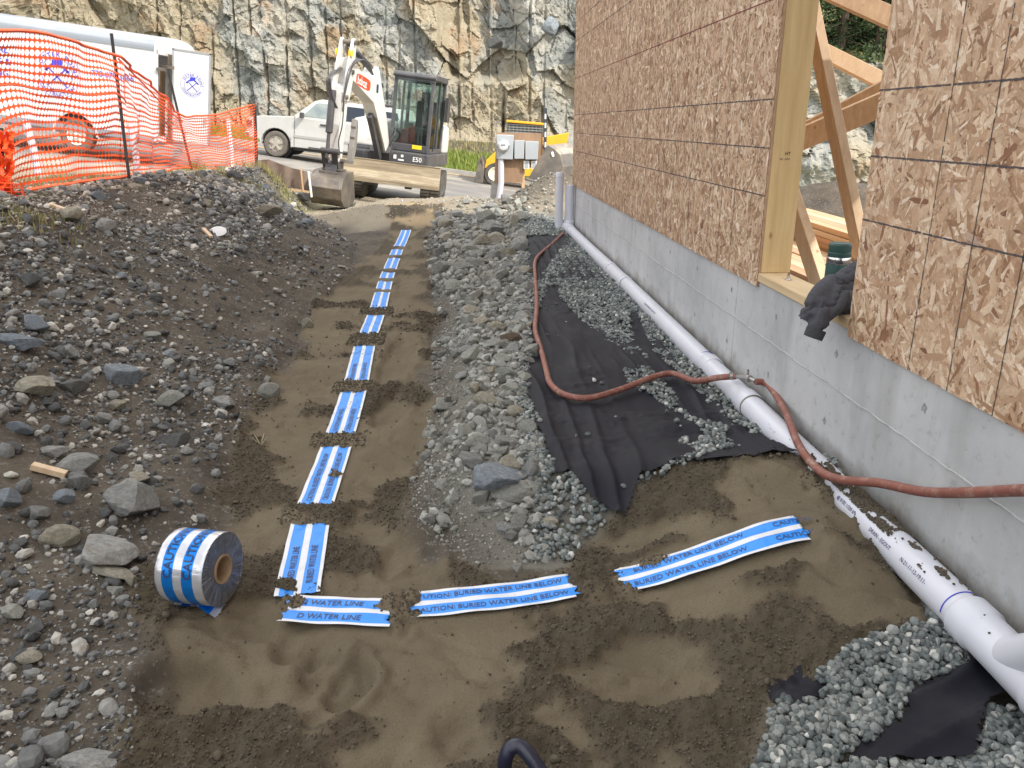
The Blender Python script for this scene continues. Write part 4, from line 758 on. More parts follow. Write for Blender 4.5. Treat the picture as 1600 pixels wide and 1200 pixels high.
b = pb(); b.lathe(pl_(1.42, -.072, .195), pl_(1.78) - pl_(1.42, -.072, .195), [(PR, 0), (PR + .008, .003), (PR + .009, .06), (PR + .003, .075), (PR + .003, .28), (PR + .009, .29), (PR + .009, .35), (PR + .001, .36)], 32)
w0 = pl_(1.60, -.072, .2); dv = Vector((.0, -.165, .15)); b.tube([w0, w0 + dv * .62], [PR + .0, PR - .006], 32); b.lathe(w0 + dv * .55, dv, [(PR - .006, 0), (PR - .001, .004), (PR - .001, .05), (PR - .01, .055)], 32); b.build('wye_fitting', M['pvc'], dp, smooth=True)
b = pb(); b.tube([w0 + dv * .6, w0 + dv * 1.5], PR - .01, 32); b.build('branch_pipe', M['pvc'], dp, smooth=True)
b = pb(); b.tube(spline([pl_(9.6), pl_(9.78), pl_(9.88, -.085, ZP), pl_(9.93, -.1, .2)], 5), PR + .006, 24); b.lathe(pl_(9.93, -.055, .12), (0, 0, 1), [(PR + .006, -.02), (PR + .008, 0), (PR + .008, .16), (PR + .001, .17)], 24); b.build('elbow', M['pvc'], dp, smooth=True)
b = pb(); b.tube([pl_(9.93, -.055, .16), pl_(9.93, -.055, .70)], PR, 24); b.build('corner_riser', M['pvc'], dp, smooth=True)
def onpipe(l0):
    def f(x, y, z):
        a = -2.45 + y / PR; c = pl_(l0 - x); X = Vector((math.cos(YAW), math.sin(YAW), 0)); return c + (X * math.cos(math.pi + (a + 2.45) * -1 - .35) + Vector((0, 0, 1)) * math.sin(-(math.pi + (a + 2.45) * -1 - .35) + 0) * 1) * (PR + .0008) - dpo
    return f
def onp2(l0, ang):
    def f(x, y, z):
        a = ang - y / PR; c = pl_(l0 - x); X = Vector((math.cos(YAW), math.sin(YAW), 0)); return c + (X * math.cos(a) + Vector((0, 0, 1)) * math.sin(a)) * (PR + .0008) - dpo
    return f
for s, l0, an in (('N-21-11-12-19:11-', 2.02, 2.75), ('DRAIN - EGOUT', 2.2, 2.78), ('@ B1B2 1/320 kPa', 2.42, 2.75), ('IPEX INC.', 3.05, 2.7), ('100mm(4") DRAIN SEWER - DRAIN EGOUT', 3.38, 2.62), ('100mm(4") DRAIN SEWER - DRAIN EGOUT', 5.4, 2.6)): lettering([(s, .017, 0, 0)], onp2(l0, an), M['decal_navy'], pp)
for l, mt in ((4.09, M['decal_blue']), (1.80, M['decal_blue']), (1.40, M['decal_navy'])):
    b = pb(); c0 = pl_(l); X = Vector((math.cos(YAW), math.sin(YAW), 0)); b.tube([c0 + (X * math.cos(a) + Vector((0, 0, 1)) * math.sin(a)) * (PR + (.0095 if l < 1.5 else .001)) for a in np.linspace(.3, 3.2, 24)], .0016, 5); b.build('pen_mark', mt, dp)
sp_ = empty('standpipe', (.57, 9.9, .05)); tag(sp_, 'upright white pipe standing free left of the building corner', 'pipe')
b = MB(); b.tube([(0, 0, 0), (.004, 0, .8)], PR * .88, 24); b.build('pipe', M['pvc'], sp_, smooth=True); b = MB(); b.lathe((.004, 0, .74), (0, 0, 1), [(PR * .88, 0), (PR * .93, .003), (PR * .93, .06), (PR * .88, .064), (PR * .8, .064), (PR * .78, -.1)], 24); b.build('cap', M['pvc'], sp_, smooth=True)
# sand spilled on the pipe
r = np.random.default_rng(8); n = 16000; l = r.uniform(1.5, 2.95, n); a = r.uniform(.25, 2.3, n); den = np.exp(-((l - 2.35) / .3) ** 2) * 1.1 + .5 * np.exp(-((l - 1.93) / .06) ** 2) + .02; keep = (fbm(l * 14, a * 2.2, 4, 5) + den - .66 - .0 * a) > 0; keep |= r.random(n) < .006; l, a = l[keep], a[keep]
cc = np.array([pl_(q)[:] for q in l]); cc[:, 0] += np.cos(a) * (PR + .001); cc[:, 2] += np.sin(a) * (PR + .001); tag(scatter('sand_crumbs', cc[:, 0], cc[:, 1], cc[:, 2], r.uniform(.003, .011, len(l)), M['crumbs'], 1, .2, (.6, 1), 17), 'clumps of moist sand spilled over the white drain pipe', 'sand', kind='stuff')
# ------------------------------------------------------------------ red hose
hp = [gpt(x, y, .018)[0] for x, y in [(862, 385), (838, 415), (836, 440), (838, 470), (838, 500), (836, 530), (845, 560), (853, 590), (860, 618), (882, 636), (918, 640), (965, 629), (1040, 605)]]
hp = [pl_(9.6, -.16, .15)] + hp
for q in hp: q.z += .026
hp += [Vector((*pz(1085, 595, .225), .225)), Vector((*pz(1122, 590, .275), .275)), Vector((*pz(1150, 588, .288), .288))]
f0 = Vector((*pz(1168, 590, .285), .285)); hp2 = [f0 + Vector((.02, -.06, .0)), Vector((*pz(1200, 606, .262), .275)), Vector((*pz(1226, 645, .26), .27)), Vector((*pz(1248, 695, .27), .27)), Vector((*pz(1278, 733, .275), .275)), pY(1312, 749, 2.42), pY(1375, 755, 2.25), pY(1440, 768, 2.09), pY(1500, 770, 1.93), pY(1600, 766, 1.70), pY(1720, 762, 1.45), (1.17, 1.1, .7)]
ho = empty('air_hose', hp[0]); tag(ho, 'dusty red rubber hose lying on the fabric and draped over the pipe', 'hose'); OH = Matrix.Translation(-hp[0])
b = MB(); b.T = OH; b.tube(spline(hp, 8), .0148, 14); b.build('hose_run', M['hose_red'], ho, smooth=True); b = MB(); b.T = OH; b.tube(spline(hp2, 8), .0148, 14); b.build('hose_run', M['hose_red'], ho, smooth=True)
b = MB(); b.T = OH; a0 = hp[-1]; b.tube([a0, f0, hp2[0]], .011, 12); b.lathe(a0 - (f0 - a0).normalized() * .03, f0 - a0, [(.0165, 0), (.019, .001), (.019, .014), (.0165, .015)], 14); b.lathe(f0, hp2[0] - f0, [(.011, 0), (.017, .001), (.017, .02), (.011, .021)], 8); b.box(f0 + Vector((0, 0, .022)), (.008, .012, .035)); b.build('coupling', mat('dull_steel', (.45, .44, .42), (.3, .29, .27), 20, .35, metal=.8), ho)
# ------------------------------------------------------------------ warning tape
m, nt, p = newmat('tape_film'); at = nt.nodes.new('ShaderNodeAttribute'); at.attribute_name = 'w'; r_ = nt.nodes.new('ShaderNodeValToRGB'); r_.color_ramp.interpolation = 'CONSTANT'; e = r_.color_ramp.elements
while len(e) < 5: e.new(.5)
W_ = (.66, .67, .70, 1); Bc = (.005, .24, .80, 1)
for i, (q, cc_) in enumerate([(0, W_), (.08, Bc), (.42, W_), (.58, Bc), (.90, W_)]): e[i].position = q; e[i].color = cc_
nt.links.new(at.outputs['Fac'], r_.inputs[0]); v = coords(nt); a = noise(nt, v, 60, 4, .7); d_ = noise(nt, v, 90, 4, .8)
c = mixc(nt, ramp(nt, noise(nt, v, 14, 6, .85), [(.6, (0, 0, 0)), (.68, (.65, .65, .65))]), r_.outputs[0], (.2, .17, .13)); nt.links.new(c, p.inputs['Base Color']); p.inputs['Roughness'].default_value = .36; p.inputs['Metallic'].default_value = .1; bump(nt, p, noise(nt, coords(nt, (1, 1, 1)), 22, 3, .5), .4, .012); M['tape'] = m
def tape_strip(center, w, t0, t1, up, parent, texts=None, name='tape_stretch', jag=.01, seed=0):
    n = max(6, int((t1 - t0) / .012)); k = 15; r = random.Random(seed); V = []; Wt = []
    for i in range(n + 1):
        for j in range(k):
            q = j / (k - 1); s = t0 + (t1 - t0) * i / n
            if i == 0: s += jag * (r.random() - .2)
            if i == n: s -= jag * (r.random() - .2)
            c, side = center(s); x = c[0] + side[0] * (q - .5) * w; y = c[1] + side[1] * (q - .5) * w; sag = .0012 * math.sin(s * 23 + seed) + .0012 * math.sin(q * 9 + s * 40) + .003 * abs(q - .5) * math.sin(s * 9 + seed)
            V.append((x, y, float(Gs(x, y)) + up + sag)); Wt.append(q)
    F = np.array([(i * k + j, i * k + j + 1, (i + 1) * k + j + 1, (i + 1) * k + j) for i in range(n) for j in range(k - 1)])
    o = npmesh(name, V, F, M['tape'], parent, smooth=True, attrs={'w': np.array(Wt)})
    if texts:
        def fn(x, y, z):
            c, side = center(x); q = y; X_ = c[0] + side[0] * (q - .5) * w; Y_ = c[1] + side[1] * (q - .5) * w; s = x; sag = .0012 * math.sin(s * 23 + seed) + .0012 * math.sin(q * 9 + s * 40) + .003 * abs(q - .5) * math.sin(s * 9 + seed)
            return (X_, Y_, float(Gs(X_, Y_)) + up + sag + .0012)
        for s_, sz, x0, q0 in texts:
            Vt, Ft = text_raw(s_, sz); npmesh('lettering', [fn(x0 + a_[0] * .84, q0 + a_[1] / w, 0) for a_ in Vt.tolist()], Ft, M['decal_navy'], o)
    return o
ty = [q[1] for q in TAPE]; tx = [q[0] for q in TAPE]
def ctr(s):
    x = float(np.interp(s, ty, tx)); dx = (float(np.interp(s + .1, ty, tx)) - float(np.interp(s - .1, ty, tx))) / .2; L_ = math.hypot(1, dx); return (x, s), (1 / L_, -dx / L_)
tw = empty('warning_tape', (0, 0, 0)); tag(tw, 'blue and white striped warning tape running along the trench, partly covered by sand bars', 'tape')
CT_ = 'CAUTION: BURIED WATER LINE BELOW'
for i, (a, b_, f) in enumerate(TAPE_T):
    tx_ = None
    if i < 4:   # reads along the trench
        def cf(s, i=i): c, sd = ctr(s); return c, (-sd[0], -sd[1])
        tx_ = [(CT_ if i == 1 else ('BURIED WATER LINE' if i == 0 else 'CAUTION: BURIED WATER'), .031, a + .03, .2), (CT_ if i == 1 else ('BURIED WATER LINE' if i == 0 else 'CAUTION: BURIED WATER'), .031, a + .03, .64)]
        tape_strip(cf, .14, a - .03, b_ + .03, .010, tw, tx_, seed=i)
    else: tape_strip(ctr, .135, a - .04, b_ + .04, .010 if f == 0 else .011, tw, None, seed=i)
tb = empty('warning_tape', (0, 0, 0)); tag(tb, 'blue and white warning tape branching right across the sand towards the wall', 'tape')
def brc(a, b_):
    a = Vector(a); b_ = Vector(b_); d = (b_ - a).normalized(); s = Vector((-d.y, d.x))
    return lambda t: ((a.x + d.x * t, a.y + d.y * t), (s.x, s.y))
LN = [(Vector(q[1]) - Vector(q[0])).length for q in BR]
tape_strip(brc(*BR[0]), .14, 0, LN[0], .014, tb, [('D WATER LINE', .034, .05, .17), ('D WATER LINE', .034, .04, .67)], seed=21, jag=.03)
tape_strip(brc(*BR[1]), .14, -.01, LN[1], .012, tb, [('AUTION: BURIED WATER LINE BELOW', .031, .04, .17), ('UTION: BURIED WATER LINE BELOW', .031, .05, .67)], seed=22, jag=.03)
tape_strip(brc(*BR[2]), .14, -.01, LN[2], .012, tb, [('BURIED WATER LINE BELOW', .031, .03, .17), ('CAUTION:', .031, .455, .17), ('BURIED WATER LINE BELOW', .031, .04, .67), ('CAUTION', .031, .47, .67)], seed=23, jag=.04)
# roll of tape
rc = Vector((-.925, 2.09, g1(-.925, 2.09) + .112)); ax = Vector((.975, -.22, .02)).normalized(); RW = .152; RR = .109; RL = empty('tape_roll', rc - Vector((0, 0, .112))); tag(RL, 'big roll of blue and white caution tape with a cardboard core standing on the sand', 'tape roll'); ORR = Matrix.Translation(-(rc - Vector((0, 0, .112))))
up_ = Vector((0, 0, 1)); up_ = (up_ - ax * up_.dot(ax)).normalized(); fr = up_.cross(ax).normalized()
if fr.y > 0: fr = -fr
V = []; Wt = []; n = 96; k = 24
for j in range(k):
    q = j / (k - 1)
    for i in range(n):
        a = 2 * math.pi * i / n; rr_ = RR * (1 + .004 * math.sin(a * 7 + q * 5) + .003 * math.sin(a * 19 + q * 11)) - .006 * max(0, abs(q - .5) * 2 - .9) * 10 * .3 - (.002 * abs(q - .5)); V.append(ORR @ (rc + ax * (q - .5) * RW + (fr * math.cos(a) + up_ * math.sin(a)) * rr_)); Wt.append(q)
F = np.array([(j * n + i, j * n + (i + 1) % n, (j + 1) * n + (i + 1) % n, (j + 1) * n + i) for j in range(k - 1) for i in range(n)])
m2, nt, p = newmat('roll_film'); at = nt.nodes.new('ShaderNodeAttribute'); at.attribute_name = 'w'; r_ = nt.nodes.new('ShaderNodeValToRGB'); r_.color_ramp.interpolation = 'CONSTANT'; e = r_.color_ramp.elements
while len(e) < 5: e.new(.5)
for i, (q, cc_) in enumerate([(0, (.62, .62, .64, 1)), (.15, (.006, .22, .72, 1)), (.39, (.62, .62, .64, 1)), (.57, (.006, .22, .72, 1)), (.80, (.62, .62, .64, 1))]): e[i].position = q; e[i].color = cc_
nt.links.new(at.outputs['Fac'], r_.inputs[0]); nt.links.new(r_.outputs[0], p.inputs['Base Color']); p.inputs['Metallic'].default_value = .55; p.inputs['Roughness'].default_value = .3; bump(nt, p, noise(nt, coords(nt, (1.5, 9, 9)), 3, 4, .6), .35, .01)
bd_ = npmesh('tape_winding', V, F, m2, RL, smooth=True, attrs={'w': np.array(Wt)})
def onroll(x, y, z): a = x / RR; return ORR @ (rc + ax * (y - .5 * RW) + (fr * math.cos(a) + up_ * math.sin(a)) * (RR * 1.003 + .0015))
def rollfn(x, y, z): # x runs up the front, letters upright towards the left rim
    return onroll(x, RW * 0 + y, z)
for q0 in (.33, .745): lettering([('CAUTION:', .036, 0, 0), ('BUR', .036, .2, 0)], lambda x, y, z, q0=q0: onroll(x + .02, RW * q0 + .003 - y, z), M['decal_navy'], bd_)
m3, nt, p = newmat('roll_edge'); v = coords(nt); a = noise(nt, v, 60, 3, .6); nt.links.new(ramp(nt, a, [(.3, (.2, .21, .23)), (.7, (.34, .35, .37))]), p.inputs['Base Color']); p.inputs['Metallic'].default_value = .85; p.inputs['Roughness'].default_value = .36
for sd in (1, -1):
    V = []; n = 180; rr2 = np.linspace(.043, RR - .001, 14); rg = np.random.default_rng(4).random(n)
    for j, q in enumerate(rr2):
        for i in range(n): a = 2 * math.pi * i / n; V.append(ORR @ (rc + ax * sd * (RW / 2 - .002 + .0022 * rg[i] * (.4 + j / 14)) + (fr * math.cos(a) + up_ * math.sin(a)) * q))
    F = np.array([(j * n + i, j * n + (i + 1) % n, (j + 1) * n + (i + 1) % n, (j + 1) * n + i) for j in range(13) for i in range(n)]); npmesh('roll_side', V, F, m3, RL, smooth=False)
b = MB(); b.T = ORR; b.lathe(rc - ax * (RW / 2 + .003), ax, [(.038, 0), (.044, 0), (.044, RW + .006), (.038, RW + .006), (.038, 0)], 40); b.build('cardboard_core', mat('cardboard', (.42, .3, .18), (.32, .22, .13), 30, .8), RL, smooth=True)
V = []; Wt = []
for i in range(9):
    for j in range(12): q = j / 11; s_ = i / 8; P = rc + ax * (q - .5) * RW + fr * (.0 + .05 * s_); P.z = g1(P.x, P.y) + .008 + .008 * math.sin(q * 7 + s_ * 4) * s_; V.append(ORR @ P); Wt.append(q)
npmesh('tape_end', V, np.array([(i * 12 + j, i * 12 + j + 1, (i + 1) * 12 + j + 1, (i + 1) * 12 + j) for i in range(8) for j in range(11)]), m2, RL, smooth=True, attrs={'w': np.array(Wt)})
# ------------------------------------------------------------------ small things on the ground
def lay(name, px_, py_, px2, py2, w, h, mt, lab, cat):
    a, _ = gpt(px_, py_, h / 2 + .01); c, _ = gpt(px2, py2, h / 2 + .012); b = MB(); b.T = Matrix.Translation(-a); b.bar(a, c, w, h); o = b.build(name, mt, bevel=.001, seg=1); o.location = a; return tag(o, lab, cat)
lay('wood_offcut', 50, 728, 104, 744, .03, .022, M['brace_pale'], 'pale wooden offcut lying on the rocks at the left edge', 'offcut')
lay('wood_offcut', 317, 352, 330, 368, .03, .02, M['brace_pale'], 'short white stick lying on the left bank', 'stick')
lay('wood_offcut', 78, 325, 102, 333, .04, .02, M['brace_pale'], 'pale stick on the dark soil below the orange fence', 'stick')
P, t = gpt(341, 361, .01); b = MB(); b.lathe((0, 0, 0), (.15, -.5, .9), [(0, .006), (.055, .005), (.07, .001), (.055, -.004), (0, -.005)], 20); o = b.build('plastic_lid', mat('pale_plastic', (.6, .6, .6), None, rough=.5), smooth=True); o.location = P + Vector((0, 0, .02)); tag(o, 'flat pale grey lid lying on the left bank', 'lid')
a = [Vector((*pz(788, 1222, .0), .0)), Vector((*pz(789, 1190, .07), .07)), Vector((*pz(797, 1170, .10), .10)), Vector((*pz(812, 1166, .105), .105)), Vector((*pz(830, 1184, .09), .09)), Vector((*pz(856, 1225, .05), .05)), Vector((*pz(900, 1300, .0), .0))]
b = MB(); b.T = Matrix.Translation(-a[0]); b.tube(spline(a, 10), .0165, 18); o = b.build('water_line', mat('navy_poly_pipe', (.012, .014, .035), (.03, .032, .05), 12, .35, dirt=(.15, .13, .1), dsc=30, dth=(.6, .75)), smooth=True); o.location = a[0]; tag(o, 'dark blue poly pipe looping out of the sand at the bottom edge', 'pipe')
P, t = gpt(408, 700); b = MB()
for k in range(5): an = k * 1.3; b.tube([(0, 0, 0), (.02 * math.cos(an), .02 * math.sin(an), .03), (.035 * math.cos(an), .035 * math.sin(an), .05)], [.0025, .002, .001], 5)
o = b.build('dry_weed', mat('dry_straw', (.45, .4, .26), None, rough=.9)); o.location = P; tag(o, 'tiny dry weed sprig at the left edge of the sand', 'weed')
# ------------------------------------------------------------------ the small excavator
TILT = .125
ex = empty('excavator', (-2.52, 18.0, float(roadz(-2.52, 18.0)) + .03), (0, TILT, R(1.5))); tag(ex, 'white and dark grey compact excavator with cab, facing the trench on rubber tracks', 'excavator')
for sx in (-1, 1):
    b = MB(); xx = sx * .78; pf = []; n = 14
    for k in range(n + 1): a = math.pi / 2 + math.pi * k / n; pf.append((-.95 + .29 * math.cos(a) * 1.0, .3 + .29 * math.sin(a)))
    for k in range(n + 1): a = -math.pi / 2 + math.pi * k / n; pf.append((.95 + .29 * math.cos(a), .3 + .29 * math.sin(a)))
    pf = [(-q[0], q[1]) for q in pf]; b.prism(pf, xx - .2, xx + .2, 'x')
    # tread lugs round the loop
    per = []
    for i in range(len(pf)):
        a = Vector((0, *pf[i])); c = Vector((0, *pf[(i + 1) % len(pf)])); L_ = (c - a).length; m_ = max(1, int(L_ / .1))
        for k in range(m_): q = a + (c - a) * (k + .5) / m_; t_ = (c - a).normalized(); per.append((q, math.atan2(t_.z, t_.y)))
    for q, an in per[::1]:
        for s2 in (-1, 1): b.box((xx + s2 * .1, q.y, q.z), (.17, .045, .05), (an, 0, 0))
    t_ = b.build('track', M['rubber'], ex)
    b = MB()
    for y in (-.95, .95): b.lathe((xx + sx * .17, y, .3), (sx, 0, 0), [(0, .045), (.12, .045), (.2, .035), (.22, .03)], 20)
    for y in (-.5, -.15, .2, .55): b.lathe((xx + sx * .15, y, .16), (sx, 0, 0), [(0, .06), (.09, .06), (.1, .03)], 14)
    b.build('rollers', M['hyd_black'], t_)
b = MB(); b.box((0, 0, .42), (1.2, .9, .2)); b.box((0, 0, .58), (.8, .8, .16)); 
for sx in (-1, 1): b.bar((sx * .38, -.3, .42), (sx * .34, -1.58, .5), .1, .14)
for sx in (-1, 1): b.box((sx * .36, -1.5, .36), (.14, .14, .12))
b.build('undercarriage', M['hyd_black'], ex, bevel=.01)
b = MB(); pf = [(-1.60, .36), (-1.66, .36), (-1.74, .45), (-1.70, .60), (-1.72, .78), (-1.74, .80), (-1.66, .80), (-1.63, .62)]; b.prism([(y, z) for y, z in pf], -.98, .98, 'x'); b.box((0, -1.735, .40), (1.96, .02, .09), (.3, 0, 0)); b.build('dozer_blade', M['blade_mud'], ex, bevel=.006)
HR = Matrix.Rotation(R(-9), 4, 'Z')
def hb(): b = MB(); b.T = HR.copy(); return b
b = hb(); b.box((.34, -.05, .86), (1.02, 1.9, .26)); b.box((-.55, .1, .86), (.8, 1.5, .26)); b.box((-.62, -.72, .82), (.5, .2, .2)); b.build('house_deck', M['machine_grey'], ex, bevel=.03)
b = hb(); b.prism([(-.62, .99), (-.58, 1.35), (-.4, 1.52), (.3, 1.58), (.9, 1.5), (1.0, 1.0)], -.95, -.28, 'x'); b.prism([(.55, .99), (.55, 1.6), (.9, 1.56), (1.02, 1.3), (1.02, .99)], -.28, .82, 'x'); b.build('engine_cover', M['machine_white'], ex, bevel=.05, seg=3, smooth=True)
b = hb(); b.box((-.74, -.66, .86), (.42, .12, .26)); b.box((-.5, -.78, .8), (.1, .1, .2)); b.build('step_box', M['machine_grey'], ex, bevel=.015)
lettering([('E50', .13, 0, 0)], lambda x, y, z: HR @ Vector((.52 + x, -1.006, .82 + y)), M['decal_white'], ex, 'model_marking')
for q in (((.15, -1.004, .87), (.06, .004, .08)), ((.3, -1.004, .9), (.05, .004, .05)), ((.28, -1.004, .82), (.12, .004, .03))): b = hb(); b.box(*q); b.build('safety_sticker', M['decal_white'], ex)
# cab
cx0, cx1, cy0, cy1, cz0, cz1 = -.04, .80, -.86, .36, 1.0, 2.5
b = hb()
for x, y in ((cx0 + .035, cy0 + .05), (cx1 - .035, cy0 + .05), (cx0 + .035, cy1 - .03), (cx1 - .035, cy1 - .03)): b.bar((x, y, cz0), (x, y * (.93 if y < 0 else 1), cz1 - .05), .07, .07, (0, 1, 0))
b.bar((cx1 - .035, -.1, cz0), (cx1 - .035, -.12, cz1 - .05), .06, .05, (0, 1, 0)); b.bar((cx0 + .03, -.1, cz0), (cx0 + .03, -.1, cz1 - .05), .05, .05, (0, 1, 0))
b.box(((cx0 + cx1) / 2, cy0 + .06, 1.07), (.84, .08, .15)); b.box((cx1 - .035, (cy0 + cy1) / 2, 1.04), (.06, 1.2, .1)); b.box((cx0 + .035, (cy0 + cy1) / 2, 1.2), (.06, 1.2, .4)); b.box((.38, cy1 - .03, 1.25), (.84, .05, .5))
b.bar((cx0, cy0 + .09, cz1 - .1), (cx1, cy0 + .09, cz1 - .1), .07, .07); b.bar((cx0, cy1 - .03, cz1 - .1), (cx1, cy1 - .03, cz1 - .1), .06, .07)
cabo = b.build('cab', M['machine_grey'], ex, bevel=.015)
b = hb(); b.prism([(cy0 + .02, 2.42), (cy0 + .0, 2.47), (cy0 + .08, 2.53), (cy1 - .05, 2.54), (cy1 + .03, 2.47), (cy1 + .02, 2.42)], cx0 - .02, cx1 + .02, 'x'); b.build('roof', M['machine_grey'], cabo, bevel=.02, seg=3, smooth=True)
b = hb(); b.box((.38, cy0 + .055, 1.78), (.72, .008, 1.25)); b.box((cx1 - .03, -.45, 1.75), (.008, .62, 1.25)); b.box((cx1 - .03, .12, 1.75), (.008, .4, 1.25)); b.box((cx0 + .03, .12, 1.9), (.008, .4, 1.0)); b.box((.38, cy1 - .03, 1.95), (.72, .008, .9)); b.build('window', M['glass'], cabo)
b = hb(); b.T = HR @ Matrix.Translation((-.12, -.08, 0)); b.box((.55, .1, 1.4), (.46, .46, .14)); b.box((.55, .32, 1.72), (.42, .12, .62)); b.box((.55, .34, 2.12), (.26, .1, .18)); b.box((.27, .0, 1.45), (.1, .4, .22)); b.box((.83, .0, 1.45), (.1, .4, .22)); b.tube([(.27, -.1, 1.5), (.26, -.16, 1.75)], .02, 8); b.tube([(.83, -.1, 1.5), (.84, -.16, 1.75)], .02, 8); b.tube([(.45, -.5, 1.05), (.44, -.42, 1.5)], .015, 8); b.tube([(.6, -.5, 1.05), (.6, -.42, 1.5)], .015, 8); b.box((.25, -.5, 1.25), (.3, .12, .35)); b.build('driver_seat', M['seat'], cabo, bevel=.02)
b = hb(); b.box((.55, cy0 + .015, 1.1), (.2, .004, .08)); b.build('warning_sticker', M['decal_yellow'], cabo)
b = hb(); b.tube([(cx1 + .03, -.6, 1.05), (cx1 + .05, -.62, 1.6), (cx1 + .03, -.6, 2.1)], .014, 8); b.build('grab_rail', M['hyd_black'], cabo); b = hb(); b.box((cx1 + .06, .35, 1.9), (.06, .25, .5)); b.build('mirror', M['hyd_black'], cabo)
# boom, stick, cylinders; drawn in the swing plane
BX = -.14
def hm(h): return h if h < .8 else .8 + (h - .8) * .87
def fh(f, h, x=0): return (BX + x, -f, hm(h))
def sw(poly, w, x=0): return [(-f, hm(h)) for f, h in poly], BX + x - w / 2, BX + x + w / 2
b = hb(); P = [(.72, .86), (.95, .80), (1.85, 1.72), (2.15, 2.0), (3.45, 2.36), (3.55, 2.5), (3.44, 2.64), (2.35, 2.46), (2.12, 2.68), (1.98, 2.74), (1.9, 2.66), (1.7, 2.38), (1.22, 1.75)]; b.prism(*sw(P, .24), 'x'); bo = b.build('boom', M['machine_white'], ex, bevel=.012)
b = hb(); b.prism(*sw([(.62, .78), (1.05, .72), (1.15, .95), (.95, 1.1), (.7, 1.05)], .42), 'x'); b.build('boom_bracket', M['hyd_black'], bo, bevel=.01)
b = hb(); b.prism([(-1.80, 1.54), (-1.84, 1.58), (-1.02, .8), (-.98, .78)], BX - .1, BX + .1, 'x'); b.build('belly_shade_strip', mat('belly_shade', (.2, .18, .16), (.28, .25, .21), 4, .7), bo)  # strip under the boom, its shaded underside painted in brown grey
def decal(fc, hc, w, h, mt, s=None, ss=.1, ang=0., nm='maker_decal', side=1):
    V = []; xx = BX + .1215 * side; n = 20; ca_, sa_ = math.cos(ang), math.sin(ang)
    for k in range(n): a = 2 * math.pi * k / n; u = w / 2 * np.sign(math.cos(a)) * abs(math.cos(a)) ** .45; v_ = h / 2 * np.sign(math.sin(a)) * abs(math.sin(a)) ** .45; V.append(HR @ Vector((xx, -(fc + u * ca_ - v_ * sa_), hm(hc) + u * sa_ + v_ * ca_)))
    o = npmesh(nm, V, [tuple(range(n))], mt, bo)
    if s: lettering([(s, ss, 0, 0)], lambda x, y, z: HR @ Vector((xx + .003, -(fc - (x - w * .42) * ca_ * 1 - (y - ss * .35) * sa_), hm(hc) - (x - w * .42) * sa_ * 1 + (y - ss * .35) * ca_)), M['decal_white'], o)
decal(2.85, 2.36, .85, .2, M['decal_red'], 'bobcat', .2, .1); decal(1.98, 2.3, .14, .16, M['decal_navy'], nm='round_decal')
b = hb(); b.lathe(fh(1.05, .86, 0), Vector((0, -1.0, .98)), [(.03, 0), (.03, .3), (.055, .3), (.055, 1.05), (.06, 1.06), (.06, 1.12), (.02, 1.13)], 16); b.build('boom_cylinder', M['hyd_black'], ex, smooth=True)
b = hb(); b.bar(fh(1.12, .8), fh(1.95, 1.75), .17, .09, (1, 0, 0)); b.build('cylinder_guard', M['machine_grey'], ex, bevel=.01)
b = hb(); A_ = Vector(fh(2.02, 2.68)); D_ = Vector(fh(3.42, 3.0)) - A_; L_ = D_.length; b.lathe(A_, D_, [(0, 0), (.05, .01), (.055, .05), (.055, L_ * .72), (.045, L_ * .73), (.028, L_ * .735), (.028, L_), (0, L_)], 16); b.build('arm_cylinder', M['hyd_black'], ex, smooth=True)
b = hb()
for s_ in (-1, 1): b.prism(*sw([(3.34, 3.02), (3.42, 3.12), (3.54, 3.1), (3.66, 2.75), (3.86, 2.1), (3.84, 1.95), (3.56, 1.95), (3.4, 2.4)], .035, s_ * .098), 'x')
b.prism(*sw([(3.5, 2.3), (3.84, 2.2), (3.9, 1.5), (3.82, .78), (3.66, .76), (3.56, 1.5)], .16), 'x'); b.prism(*sw([(3.42, 2.75), (3.55, 2.75), (3.6, 2.2), (3.46, 2.2)], .2), 'x'); st = b.build('stick', M['machine_white'], ex, bevel=.008)
b = hb(); b.box(fh(3.62, 2.83, .135), (.004, .1, .1)); b.box(fh(3.62, 2.83, -.135), (.004, .1, .1)); b.box(fh(3.69, 2.83, .115), (.036, .004, .1)); b.build('lift_sticker', M['decal_yellow'], st)
for f_, h_ in ((3.46, 3.04), (3.5, 2.5), (3.74, 2.02), (3.74, .82)): b = hb(); b.lathe(fh(f_, h_, -.15), (1, 0, 0), [(0, 0), (.04, 0), (.04, .3), (0, .3)], 12); b.build('pin', M['steel_worn'], st)
b = hb(); b.lathe(fh(3.93, 2.12, -.05), Vector(fh(4.05, 1.0)) - Vector(fh(3.93, 2.12)), [(0, 0), (.055, 0), (.06, .04), (.06, .68), (.05, .69), (.03, .695), (.03, 1.1), (0, 1.1)], 16); b.build('bucket_cylinder', M['hyd_black'], ex, smooth=True)
b = hb()
for k in range(5): b = hb(); o_ = (k - 2) * .028; b.tube(spline([fh(2.4, 2.55, .14 + o_ * .2), fh(2.9, 2.72, .15 + o_), fh(3.35, 2.75, .16 + o_), fh(3.72, 2.5 + o_, .15), fh(3.86, 2.1 + o_, .13), fh(3.88, 1.75, .12)], 6), .013, 7); b.build('hydraulic_hose', M['hyd_black'], ex)
